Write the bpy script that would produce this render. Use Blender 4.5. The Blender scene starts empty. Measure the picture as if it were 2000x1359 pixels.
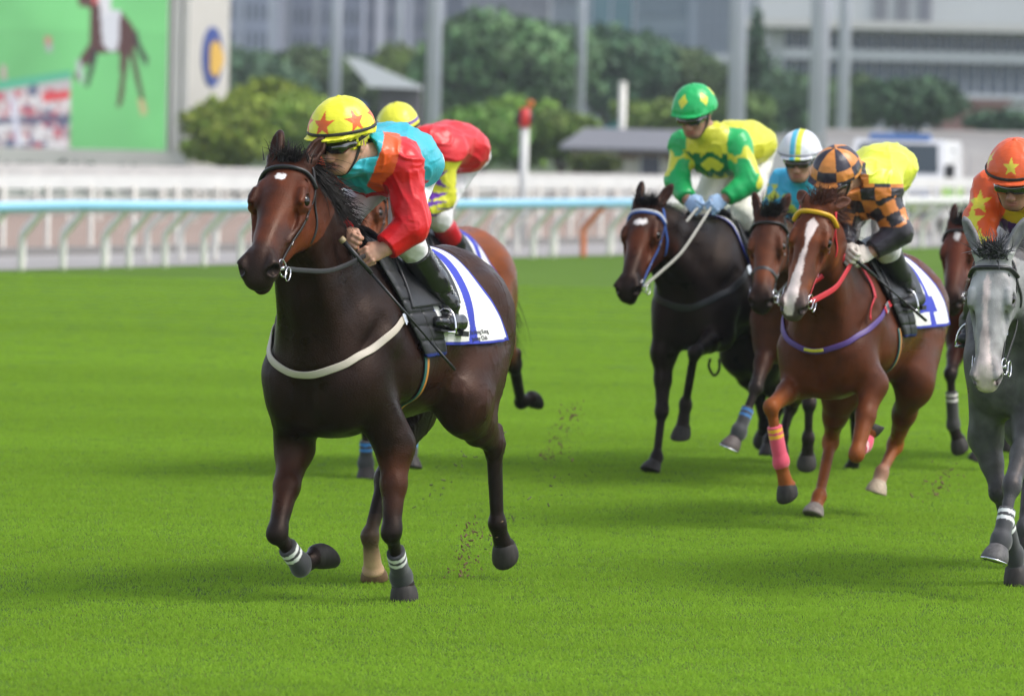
import bpy, bmesh, math, random
import numpy as np
from mathutils import Vector, Matrix
random.seed(7); np.random.seed(7)
PI = math.pi
SC = bpy.context.scene
COL = bpy.data.collections.new('racecourse'); SC.collection.children.link(COL)

# ------------------------------------------------------------------ camera, sky, sun, exposure
CAMH, FPX, HOR, ROLL = 2.07, 9000.0, 230.0, math.radians(1.3)
PITCH = math.atan((679.5-HOR)/FPX)
cam_d = bpy.data.cameras.new('camera'); cam = bpy.data.objects.new('camera', cam_d); COL.objects.link(cam); SC.camera = cam
cam_d.sensor_width = 36.0; cam_d.lens = 36.0*FPX/2000.0
cam_d.clip_start = 0.5; cam_d.clip_end = 6000
cam_d.dof.use_dof = True; cam_d.dof.focus_distance = 19.9; cam_d.dof.aperture_fstop = 3.3
_f = np.array([0.0, math.cos(PITCH), -math.sin(PITCH)])
_r0 = np.array([1.0, 0, 0]); _u0 = np.cross(_r0, _f)
_r = math.cos(ROLL)*_r0 + math.sin(ROLL)*_u0
_u = np.cross(_r, _f)
CAMP = np.array([0, 0, CAMH])
cam.matrix_world = Matrix(((_r[0], _u[0], -_f[0], 0), (_r[1], _u[1], -_f[1], 0), (_r[2], _u[2], -_f[2], CAMH), (0, 0, 0, 1)))
SC.render.resolution_x = 1024; SC.render.resolution_y = 695

SUN_EL, SUN_AZ = math.radians(52), math.radians(100)      # azimuth from +Y towards +X: the sun stands behind and to the right
w = bpy.data.worlds.new('World'); SC.world = w; w.use_nodes = True
nt = w.node_tree; bg = nt.nodes['Background']
sky = nt.nodes.new('ShaderNodeTexSky'); sky.sky_type = 'NISHITA'; sky.sun_disc = False
sky.sun_elevation = SUN_EL; sky.sun_rotation = SUN_AZ; sky.air_density = 1.0; sky.dust_density = 1.5; sky.ozone_density = 1.0
bw = nt.nodes.new('ShaderNodeRGBToBW'); mx = nt.nodes.new('ShaderNodeMix'); mx.data_type = 'RGBA'; mx.inputs['Factor'].default_value = .60
nt.links.new(sky.outputs[0], bw.inputs[0]); nt.links.new(sky.outputs[0], mx.inputs['A']); nt.links.new(bw.outputs[0], mx.inputs['B']); nt.links.new(mx.outputs['Result'], bg.inputs[0])   # thin even overcast
bg.inputs[1].default_value = 0.15
sl = bpy.data.lights.new('sun', 'SUN'); so = bpy.data.objects.new('sun', sl); COL.objects.link(so)
sl.energy = 1.2; sl.angle = math.radians(18); sl.color = (1.0, 0.95, 0.88)
sd = Vector((math.sin(SUN_AZ)*math.cos(SUN_EL), math.cos(SUN_AZ)*math.cos(SUN_EL), math.sin(SUN_EL)))
so.rotation_euler = sd.to_track_quat('Z', 'Y').to_euler()
SC.view_settings.view_transform = 'Standard'; SC.view_settings.look = 'None'
SC.view_settings.exposure = 1.15; SC.view_settings.gamma = 1.0
SC.cycles.use_denoising = True
SC.cycles.max_bounces = 6; SC.cycles.diffuse_bounces = 3; SC.cycles.glossy_bounces = 3; SC.cycles.transmission_bounces = 4
SC.cycles.volume_bounces = 0; SC.cycles.transparent_max_bounces = 6
SC.cycles.sample_clamp_indirect = 4.0

def ray(u, v):
    d = _f + _r*((u-999.5)/FPX) - _u*((v-679.5)/FPX)
    return d
def at(u, v, Y=None, z=None):
    "world point on the sight line of a photograph pixel, at a distance Y or on a height z"
    d = ray(u, v)
    t = (Y/d[1]) if Y is not None else (z-CAMH)/d[2]
    return CAMP + d*t
def proj(p):
    q = np.asarray(p, float)-CAMP; z = q@_f
    return (999.5+FPX*(q@_r)/z, 679.5-FPX*(q@_u)/z)

# ------------------------------------------------------------------ small helpers
def V(*a): return np.array(a, float)
def nrm(v):
    v = np.asarray(v, float); return v/(np.linalg.norm(v)+1e-12)
def setp(o, label=None, cat=None, group=None, kind=None):
    if label: o['label'] = label
    if cat: o['category'] = cat
    if group: o['group'] = group
    if kind: o['kind'] = kind
    return o
def link(o, parent=None):
    COL.objects.link(o)
    if parent is not None: o.parent = parent
    return o
def thing(name, label, cat, loc=(0, 0, 0), rz=0.0, group=None):
    o = bpy.data.objects.new(name, None); link(o); o.location = loc; o.rotation_euler = (0, 0, rz); o.empty_display_size = 0.2
    return setp(o, label, cat, group)
def mesh_from(name, v, f, mat=None, parent=None, col=None, smooth=True):
    v = np.asarray(v, np.float32)
    me = bpy.data.meshes.new(name)
    if isinstance(f, np.ndarray):
        n = f.shape[1]; me.vertices.add(len(v)); me.vertices.foreach_set('co', v.ravel())
        me.loops.add(f.size); me.loops.foreach_set('vertex_index', f.ravel().astype(np.int32))
        me.polygons.add(len(f)); me.polygons.foreach_set('loop_start', np.arange(0, f.size, n, dtype=np.int32))
        me.update(calc_edges=True); me.validate()
    else:
        me.from_pydata([tuple(map(float, p)) for p in v], [], [tuple(map(int, q)) for q in f]); me.update()
    if smooth: me.polygons.foreach_set('use_smooth', np.ones(len(me.polygons), bool))
    if col is not None:
        a = me.color_attributes.new('Col', 'FLOAT_COLOR', 'POINT')
        c = np.ones((len(v), 4), np.float32); c[:, :3] = col; a.data.foreach_set('color', c.ravel())
    if mat is not None: me.materials.append(mat)
    o = bpy.data.objects.new(name, me); link(o, parent)
    return o
class MB:
    "collects boxes, tubes and sheets into one mesh"
    def __init__(s): s.v = []; s.f = []
    def add(s, vs, fs):
        n = len(s.v); s.v += [tuple(map(float, p)) for p in vs]; s.f += [tuple(i+n for i in q) for q in fs]; return s
    def box(s, c, d, rz=0.0, ax=None):
        c = V(*c); cz, sz = math.cos(rz), math.sin(rz)
        ax = ax if ax is not None else [V(cz, sz, 0), V(-sz, cz, 0), V(0, 0, 1)]
        vs = [c+ax[0]*i*d[0]/2+ax[1]*j*d[1]/2+ax[2]*k*d[2]/2 for k in (-1, 1) for j in (-1, 1) for i in (-1, 1)]
        return s.add(vs, [(0, 2, 3, 1), (4, 5, 7, 6), (0, 1, 5, 4), (2, 6, 7, 3), (0, 4, 6, 2), (1, 3, 7, 5)])
    def tube(s, pts, rad, n=8, cap=True, flat=None):
        pts = [V(*p) for p in pts]; m = len(pts)
        rad = [rad]*m if np.isscalar(rad) else rad
        t0 = nrm(pts[1]-pts[0]); ref = V(0, 0, 1) if abs(t0[2]) < .9 else V(1, 0, 0)
        a = nrm(np.cross(t0, ref)); vs = []
        for i, p in enumerate(pts):
            t = nrm(pts[min(i+1, m-1)]-pts[max(i-1, 0)]); a = nrm(a-t*(a@t)); b = np.cross(t, a)
            for k in range(n):
                w_ = 2*PI*k/n; vs.append(p+rad[i]*(math.cos(w_)*a+math.sin(w_)*b*(flat or 1)))
        fs = [(i*n+k, i*n+(k+1) % n, (i+1)*n+(k+1) % n, (i+1)*n+k) for i in range(m-1) for k in range(n)]
        if cap: fs += [tuple(range(n))[::-1], tuple((m-1)*n+k for k in range(n))]
        return s.add(vs, fs)
    def lathe(s, prof, c=(0, 0, 0), n=24, R=None):
        c = V(*c); vs = []
        for r, z in prof:
            for k in range(n):
                p = V(r*math.cos(2*PI*k/n), r*math.sin(2*PI*k/n), z)
                vs.append(c+(R@p if R is not None else p))
        m = len(prof)
        fs = [(i*n+k, i*n+(k+1) % n, (i+1)*n+(k+1) % n, (i+1)*n+k) for i in range(m-1) for k in range(n)]
        fs += [tuple(range(n))[::-1], tuple((m-1)*n+k for k in range(n))]
        return s.add(vs, fs)
    def build(s, name, mat, parent=None, smooth=False):
        return mesh_from(name, s.v, s.f, mat, parent, smooth=smooth)

# numpy value noise
_lat = np.random.RandomState(3).rand(64, 64, 64).astype(np.float32)
def noise(P, scale=1.0, off=0.0):
    Q = np.asarray(P, np.float32)*scale+off; I = np.floor(Q).astype(int); F = Q-I; F = F*F*(3-2*F); r = 0
    for dx in (0, 1):
        for dy in (0, 1):
            for dz in (0, 1):
                w_ = (F[:, 0] if dx else 1-F[:, 0])*(F[:, 1] if dy else 1-F[:, 1])*(F[:, 2] if dz else 1-F[:, 2])
                r = r+w_*_lat[(I[:, 0]+dx) % 64, (I[:, 1]+dy) % 64, (I[:, 2]+dz) % 64]
    return r*2-1
def fbm(P, scale=1.0, off=0.0, o=3):
    return sum(noise(P, scale*2**i, off+17*i)*0.5**i for i in range(o))
def sstep(a, b, x): t = np.clip((x-a)/(b-a), 0, 1); return t*t*(3-2*t)
def mix(a, b, t): return np.asarray(a)*(1-t[:, None])+np.asarray(b)*t[:, None]

# ------------------------------------------------------------------ implicit surface modelling: smooth unions of tapered limbs
class Sdf:
    def __init__(s): s.p = []
    def cone(s, a, b, ra, rb, k=.03, side=None, wa=None, wb=None, ca=None, cb=None, tag='', neg=False):
        """tapered limb a->b. ra, rb: radius along 'up'; wa, wb: radius along 'side' (default equal)"""
        a = V(*a); b = V(*b); d = b-a; L = np.linalg.norm(d); dn = d/(L+1e-9)
        sd_ = V(*side) if side is not None else V(0, 1, 0)
        sd_ = sd_-dn*(sd_@dn)
        if np.linalg.norm(sd_) < 1e-3: sd_ = np.cross(dn, V(0.3, 0.2, 1))
        sd_ = nrm(sd_); up = np.cross(sd_, dn)
        wa = ra if wa is None else wa; wb = rb if wb is None else wb
        m = max(ra, rb, wa, wb)
        s.p.append(dict(t=0, a=a, L=L, R=np.array([dn, sd_, up], np.float32), ra=ra, rb=rb, wa=wa, wb=wb, k=k, neg=neg, tag=tag,
                        lo=np.minimum(a, b)-m, hi=np.maximum(a, b)+m, ca=ca, cb=cb if cb is not None else ca))
        return s
    def ell(s, c, r, k=.03, R=None, ca=None, tag='', neg=False):
        "ellipsoid; R rows are its axes"
        c = V(*c); R = np.eye(3) if R is None else np.array([nrm(q) for q in R])
        m = np.abs(R.T@np.diag(r)).sum(1)
        s.p.append(dict(t=1, a=c, R=R.astype(np.float32), r=np.array(r, np.float32), k=k, neg=neg, tag=tag, lo=c-m, hi=c+m, ca=ca, cb=ca))
        return s
    def _d(s, p, Q):
        q = (Q-p['a'].astype(np.float32))@p['R'].T
        if p['t'] == 1:
            r = p['r']; m = np.linalg.norm(q/r, axis=1); l = np.linalg.norm(q, axis=1)
            return np.where(m > 1e-4, l*(1-1/np.maximum(m, 1e-4)), -r.min()), np.zeros(len(q), np.float32)
        L = p['L']; t = np.clip(q[:, 0]/max(L, 1e-6), 0, 1)
        h = p['ra']+(p['rb']-p['ra'])*t; w_ = p['wa']+(p['wb']-p['wa'])*t; e = np.minimum(h, w_)
        x = q[:, 0]-t*L; m = np.sqrt((x/e)**2+(q[:, 1]/w_)**2+(q[:, 2]/h)**2); l = np.sqrt(x*x+q[:, 1]**2+q[:, 2]**2)
        return np.where(m > 1e-4, l*(1-1/np.maximum(m, 1e-4)), -e), t
    def blocks(s, Q, bs=.07):
        "sort points into small cells so that each limb only meets the cells near it"
        k = np.floor((Q-Q.min(0))/bs).astype(np.int64); key = (k[:, 0]*1000+k[:, 1])*1000+k[:, 2]
        o = np.argsort(key, kind='stable'); ks = key[o]; st = np.nonzero(np.r_[True, ks[1:] != ks[:-1]])[0]; en = np.r_[st[1:], len(o)]
        Qs = Q[o]; return o, Qs, st, en, np.minimum.reduceat(Qs, st, 0), np.maximum.reduceat(Qs, st, 0)
    def ev(s, Q, M=.09, B=None, sh=None):
        Q = np.asarray(Q, np.float32)
        if B is None:
            if len(Q) > 3000: B = s.blocks(Q)
            else: B = (np.arange(len(Q)), Q, np.array([0]), np.array([len(Q)]), Q.min(0)[None], Q.max(0)[None])
        o, Qs, st, en, lo, hi = B
        if sh is not None: Qs = Qs+np.asarray(sh, np.float32)
        d = np.full(len(Qs), 1.0, np.float32)
        for p in s.p:
            k = p['k']; m = M+k if not p['neg'] else k+.006
            b = np.nonzero(((hi > (p['lo']-m-.003)) & (lo < (p['hi']+m+.003))).all(1))[0]
            if not len(b): continue
            n_ = en[b]-st[b]; tot = int(n_.sum()); s_ = np.repeat(st[b]-np.r_[0, np.cumsum(n_)[:-1]], n_)+np.arange(tot)
            if len(st) == 1: 
                s_ = s_[((Qs[s_] > (p['lo']-m)) & (Qs[s_] < (p['hi']+m))).all(1)]
                if not len(s_): continue
            dd, _ = s._d(p, Qs[s_]); dc = d[s_]
            if p['neg']:
                dd = -dd; h = np.maximum(k-np.abs(dc-dd), 0)/k; d[s_] = np.maximum(dc, dd)+h*h*k*.25
            else:
                h = np.maximum(k-np.abs(dc-dd), 0)/k; d[s_] = np.minimum(dc, dd)-h*h*k*.25
        out = np.empty_like(d); out[o] = d; return out
    def grad(s, Q, e=.002):
        Q = np.asarray(Q, np.float32); B = s.blocks(Q) if len(Q) > 3000 else None; g = np.zeros((len(Q), 3))
        for t in ((1, -1, -1), (-1, -1, 1), (-1, 1, -1), (1, 1, 1)): g += np.array(t)[None]*s.ev(Q, B=B, sh=np.array(t)*e)[:, None]
        return g/(np.linalg.norm(g, axis=1)[:, None]+1e-9)
    def proj(s, Q, off=0.0, it=5):
        Q = np.array(Q, float)
        for _ in range(it):
            d = s.ev(Q, .3)-off; Q = Q-(s.grad(Q)*d[:, None])*.95
        return Q
    def colour(s, P, sig=.012):
        W = np.full(len(P), 1e-9); C = np.zeros((len(P), 3)); dmin = np.full(len(P), 9.0)
        ds = []
        for p in s.p:
            if p['ca'] is None or p['neg']: continue
            s_ = np.nonzero(((P > (p['lo']-.06)) & (P < (p['hi']+.06))).all(1))[0]
            if not len(s_): continue
            dd, t = s._d(p, P[s_].astype(np.float32)); ds.append((p, s_, dd, t)); dmin[s_] = np.minimum(dmin[s_], dd)
        for p, s_, dd, t in ds:
            w_ = np.exp(-np.minimum((dd-dmin[s_])/sig, 40)); W[s_] += w_
            C[s_] += w_[:, None]*(np.array(p['ca'])*(1-t[:, None])+np.array(p['cb'])*t[:, None])
        return C/W[:, None]
    def near(s, P, tags=None):
        best = np.full(len(P), 9.0); idx = np.full(len(P), -1); T = np.zeros(len(P)); A = np.zeros(len(P))
        for i, p in enumerate(s.p):
            if p['neg'] or (tags and p['tag'] not in tags): continue
            dd, t = s._d(p, P.astype(np.float32)); q = (P-p['a'])@p['R'].T
            m = dd < best; best[m] = dd[m]; idx[m] = i; T[m] = t[m]; A[m] = np.arctan2(q[m, 2], q[m, 1])
        return idx, T, A
    def mesh(s, h, cut=None):
        pos = [p for p in s.p if not p['neg']]
        lo = np.min([p['lo'] for p in pos], 0)-.03; hi = np.max([p['hi'] for p in pos], 0)+.03
        c = 4; n = (np.ceil((hi-lo)/(h*c)).astype(int))*c+1
        cn = (n-1)//c
        g = np.stack(np.meshgrid(*[np.arange(m) for m in cn], indexing='ij'), -1).reshape(-1, 3)
        ctr = lo+(g*c+c/2)*h; dc = s.ev(ctr, .12)
        act = np.abs(dc) < h*c*1.9
        F = np.repeat(np.repeat(np.repeat(np.where(dc.reshape(cn) < 0, -1, 1).astype(np.float32), c, 0), c, 1), c, 2)
        F = np.pad(F, ((0, 1), (0, 1), (0, 1)), constant_values=1.0)
        need = np.zeros(F.shape, bool); ga = g[act]*c
        for dx in range(c+1):
            for dy in range(c+1):
                for dz in range(c+1): need[ga[:, 0]+dx, ga[:, 1]+dy, ga[:, 2]+dz] = True
        I = np.argwhere(need); Pn = lo+I*h
        D = s.ev(Pn)
        if cut is not None: D = cut(Pn, D)
        F[I[:, 0], I[:, 1], I[:, 2]] = D
        return surface_nets(F, lo, h)
def surface_nets(F, lo, h):
    S = F < 0; n = np.array(F.shape)
    cnt = np.zeros(n-1, np.int8)
    sl = lambda d: tuple(slice(x, n[i]-1+x) for i, x in enumerate(d))
    cor = [(i, j, k) for i in (0, 1) for j in (0, 1) for k in (0, 1)]
    for d in cor: cnt += S[sl(d)]
    C = np.argwhere((cnt > 0) & (cnt < 8)); vid = np.full(n-1, -1, np.int64); vid[C[:, 0], C[:, 1], C[:, 2]] = np.arange(len(C))
    val = [F[C[:, 0]+d[0], C[:, 1]+d[1], C[:, 2]+d[2]] for d in cor]
    acc = np.zeros((len(C), 3)); num = np.zeros(len(C))
    for a in range(8):
        for b in range(a+1, 8):
            da, db = np.array(cor[a]), np.array(cor[b])
            if np.abs(da-db).sum() != 1: continue
            m = (val[a] < 0) != (val[b] < 0); t = np.zeros(len(C)); t[m] = val[a][m]/(val[a][m]-val[b][m])
            acc[m] += (da+(db-da)*t[m][:, None]); num[m] += 1
    P = lo+(C+acc/np.maximum(num, 1)[:, None])*h
    fs = []
    for ax in range(3):
        o = [i for i in range(3) if i != ax]
        d1 = np.zeros(3, int); d1[ax] = 1
        A = S[tuple(slice(1, n[i]-1) if i != ax else slice(0, n[i]-1) for i in range(3))]
        B = S[tuple(slice(1, n[i]-1) if i != ax else slice(1, n[i]) for i in range(3))]
        for flag in (0, 1):
            E = np.argwhere((A & ~B) if flag == 0 else (~A & B))
            if not len(E): continue
            E = E+np.array([0 if i == ax else 1 for i in range(3)])
            u = np.zeros(3, int); u[o[0]] = 1; v = np.zeros(3, int); v[o[1]] = 1
            q = [E, E-u, E-u-v, E-v]
            q = [vid[x[:, 0], x[:, 1], x[:, 2]] for x in q]
            f = np.stack(q, 1)
            if (flag == 0) == (ax != 1): pass
            else: f = f[:, ::-1]
            fs.append(f)
    f = np.concatenate(fs); f = f[(f >= 0).all(1)]
    return P, f
def sdf_obj(name, S, h, mat, parent, paint=None, disp=None, cut=None, base=None, sig=.012, newton=1, drop=None, relax=0):
    P, f = S.mesh(h, cut)
    if cut is None and newton:
        for _ in range(newton):
            d = S.ev(P); P = P-S.grad(P, .0015)*np.clip(d, -h, h)[:, None]*.9
    col = S.colour(P, sig) if base is None else np.tile(np.array(base, float), (len(P), 1))
    if paint is not None: col = paint(P, col)
    if disp is not None: P = disp(P)
    return mesh_from(name, P, f, mat, parent, col=col)

# ------------------------------------------------------------------ materials
MATS = {}
def mat(name, base=(.5, .5, .5), rough=.6, metal=0.0, attr=False, noise_amt=0.0, noise_sc=20.0, bump=0.0, bump_sc=60.0, sheen=0.0, coat=0.0,
        spec=0.5, stretch=None, emit=None, coords='Object', sss=0.0, rnoise=0.0, tint=None):
    if name in MATS: return MATS[name]
    m = bpy.data.materials.new(name); m.use_nodes = True; n = m.node_tree; b = n.nodes['Principled BSDF']; N = n.nodes.new; L = n.links.new
    b.inputs['Base Color'].default_value = (*base, 1); b.inputs['Roughness'].default_value = rough; b.inputs['Metallic'].default_value = metal
    b.inputs['Specular IOR Level'].default_value = spec; b.inputs['Sheen Weight'].default_value = sheen; b.inputs['Coat Weight'].default_value = coat
    b.inputs['Coat Roughness'].default_value = .15
    if tint: b.inputs['Specular Tint'].default_value = (*tint, 1)
    if sss: b.inputs['Subsurface Weight'].default_value = sss; b.inputs['Subsurface Radius'].default_value = (.02, .008, .004); b.inputs['Subsurface Scale'].default_value = 0.5
    tc = N('ShaderNodeTexCoord'); mp = N('ShaderNodeMapping'); L(tc.outputs[coords], mp.inputs[0])
    if stretch: mp.inputs['Scale'].default_value = stretch
    src = None
    if attr:
        a = N('ShaderNodeAttribute'); a.attribute_name = 'Col'; src = a.outputs['Color']
    if noise_amt > 0:
        t = N('ShaderNodeTexNoise'); t.inputs['Scale'].default_value = noise_sc; t.inputs['Detail'].default_value = 6; L(mp.outputs[0], t.inputs[0])
        r = N('ShaderNodeMapRange'); L(t.outputs[0], r.inputs[0]); r.inputs[1].default_value = .3; r.inputs[2].default_value = .7
        r.inputs[3].default_value = 1-noise_amt; r.inputs[4].default_value = 1+noise_amt
        x = N('ShaderNodeVectorMath'); x.operation = 'SCALE'
        if src is not None: L(src, x.inputs[0])
        else: x.inputs[0].default_value = base
        L(r.outputs[0], x.inputs['Scale']); src = x.outputs[0]
    if src is not None: L(src, b.inputs['Base Color'])
    if rnoise:
        t = N('ShaderNodeTexNoise'); t.inputs['Scale'].default_value = noise_sc*.5; t.inputs['Detail'].default_value = 4; L(mp.outputs[0], t.inputs[0])
        r = N('ShaderNodeMapRange'); L(t.outputs[0], r.inputs[0]); r.inputs[1].default_value = .35; r.inputs[2].default_value = .65
        r.inputs[3].default_value = rough-rnoise; r.inputs[4].default_value = rough+rnoise; L(r.outputs[0], b.inputs['Roughness'])
    if bump > 0:
        t = N('ShaderNodeTexNoise'); t.inputs['Scale'].default_value = bump_sc; t.inputs['Detail'].default_value = 5; L(mp.outputs[0], t.inputs[0])
        u = N('ShaderNodeBump'); u.inputs['Strength'].default_value = 1.0; u.inputs['Distance'].default_value = bump; L(t.outputs[0], u.inputs['Height']); L(u.outputs[0], b.inputs['Normal'])
    if emit: b.inputs['Emission Color'].default_value = (*emit[0], 1); b.inputs['Emission Strength'].default_value = emit[1]
    MATS[name] = m; return m
COAT = mat('horse_coat', attr=True, rough=.42, noise_amt=.26, noise_sc=13, bump=.0018, bump_sc=170, stretch=(.35, 1, 1), spec=.20, rnoise=.15, tint=(1, .75, .62))
HAIR = mat('horse_hair', attr=True, rough=.55, spec=.35, noise_amt=.25, noise_sc=30)
SATIN = mat('satin_silk', attr=True, rough=.37, sheen=.05, bump=.006, bump_sc=14, stretch=(1.3, .45, 1.3), spec=.42)
COTTON = mat('cotton', attr=True, rough=.7, sheen=.3, bump=.002, bump_sc=26)
SKIN = mat('skin', attr=True, rough=.5, noise_amt=.08, noise_sc=40, bump=.0004, bump_sc=200, sss=.15)
PATENT = mat('patent_leather', (.012, .012, .013), rough=.24, spec=.6, bump=.003, bump_sc=28, coat=.25)
LEATHER = mat('black_leather', (.016, .016, .018), rough=.42, bump=.0006, bump_sc=90)
CLOTH = mat('saddle_cloth', attr=True, rough=.8, bump=.003, bump_sc=16)
STRAP = mat('strap_webbing', attr=True, rough=.5, bump=.0006, bump_sc=120)
METAL = mat('polished_steel', (.7, .7, .72), rough=.18, metal=1.0)
EYE = mat('wet_eye', (.008, .004, .003), rough=.10, spec=.45)
HOOF = mat('hoof_horn', attr=True, rough=.55, spec=.25, noise_amt=.25, noise_sc=60, bump=.0008, bump_sc=90, stretch=(1, 1, .2))
LENS = mat('goggle_lens', (.008, .008, .009), rough=.05, spec=.8, coat=1.0)
# ------------------------------------------------------------------ horses
class Frame:
    def __init__(s, u, v, th, z=0.0):
        s.O = at(u, v, z=z)*V(1, 1, 0) if z == 0 else at(u, v, z=z)*V(1, 1, 0)
        s.set(th)
    def set(s, th):
        th = math.radians(th); s.f = V(-math.sin(th), -math.cos(th), 0); s.l = V(math.cos(th), -math.sin(th), 0)
        s.R = np.array([s.f, s.l, V(0, 0, 1)]); s.rz = math.atan2(s.f[1], s.f[0])
    def loc(s, p): return s.R@(np.asarray(p)-s.O)
    def world(s, p): return s.O+np.asarray(p, float)@s.R
    def px(s, p): return proj(s.world(p))
    def __call__(s, u, v, x=None, y=None, z=None):
        "local point on a pixel's sight line with one local coordinate given"
        d = s.R@ray(u, v); o = s.loc(CAMP)
        i, c = (0, x) if x is not None else (1, y) if y is not None else (2, z)
        return o+d*((c-o[i])/d[i])

def polyline(pts, step=.02):
    pts = np.array(pts, float); out = [pts[0]]
    # Catmull-Rom
    P = np.vstack([2*pts[0]-pts[1], pts, 2*pts[-1]-pts[-2]])
    for i in range(len(pts)-1):
        p0, p1, p2, p3 = P[i:i+4]; n = max(2, int(np.linalg.norm(p2-p1)/step))
        for k in range(1, n+1):
            t = k/n; out.append(.5*((2*p1)+(-p0+p2)*t+(2*p0-5*p1+4*p2-p3)*t*t+(-p0+3*p1-3*p2+p3)*t**3))
    return np.array(out)
def ribbon(name, pts, width, thick, mat_, parent, nor, col=None):
    "a strap: flat band swept along pts; nor gives the outward normal at each point"
    m = len(pts); vs = []
    if np.ndim(nor) == 1: nor = np.tile(nor, (m, 1))
    width = np.full(m, width) if np.isscalar(width) else np.asarray(width)
    for i in range(m):
        t = nrm(pts[min(i+1, m-1)]-pts[max(i-1, 0)]); n_ = nrm(nor[i]-t*(nor[i]@t)); b = np.cross(t, n_)
        for sx, sz in ((-1, -1), (-1, .6), (-.8, 1), (.8, 1), (1, .6), (1, -1)): vs.append(pts[i]+b*sx*width[i]/2+n_*sz*thick/2)
    k = 6; fs = [(i*k+j, i*k+(j+1) % k, (i+1)*k+(j+1) % k, (i+1)*k+j) for i in range(m-1) for j in range(k)]
    fs += [tuple(range(k))[::-1], tuple((m-1)*k+j for j in range(k))]
    c = None if col is None else np.tile(np.array(col, float), (len(vs), 1))
    return mesh_from(name, vs, fs, mat_, parent, col=c)
def strap(name, S, pts, width, thick, mat_, parent, col=None, off=.004, close=False):
    q = polyline(pts, .015); q = S.proj(q, off)
    for _ in range(5): q[1:-1] = .25*q[:-2]+.5*q[1:-1]+.25*q[2:]
    return ribbon(name, q, width, thick, mat_, parent, S.grad(q, .004), col)
def locks(name, roots, dirs, length, mat_, parent, colr, rad=.004, seg=6, grav=.25, curl=.03, spread=.3, tip=.15, seed=0, wind=None):
    rs = np.random.RandomState(seed); vs = []; fs = []; cs = []
    for r0, d0 in zip(roots, dirs):
        L = length*(.55+.6*rs.rand()); d = nrm(d0+rs.randn(3)*spread); p = np.array(r0)+rs.randn(3)*.004
        a = nrm(np.cross(d, V(.2, .9, .3))); n0 = len(vs); shade = .6+.8*rs.rand()
        w_ = rs.randn(3)*curl; ph = rs.rand()*6
        for k in range(seg+1):
            t = k/seg; rr = rad*(1-t*(1-tip)); b = np.cross(d, a)
            for j in range(3):
                an = 2*PI*j/3; vs.append(p+rr*(math.cos(an)*a+math.sin(an)*b)); cs.append(np.array(colr)*shade)
            p = p+d*L/seg; d = nrm(d+V(0, 0, -grav)*(1/seg)+w_*math.sin(ph+3*t)+(0 if wind is None else V(*wind)/seg)); a = nrm(a-d*(a@d))
        for k in range(seg):
            for j in range(3):
                fs.append((n0+k*3+j, n0+k*3+(j+1) % 3, n0+(k+1)*3+(j+1) % 3, n0+(k+1)*3+j))
    return mesh_from(name, vs, np.array(fs), mat_, parent, col=np.array(cs))

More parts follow.
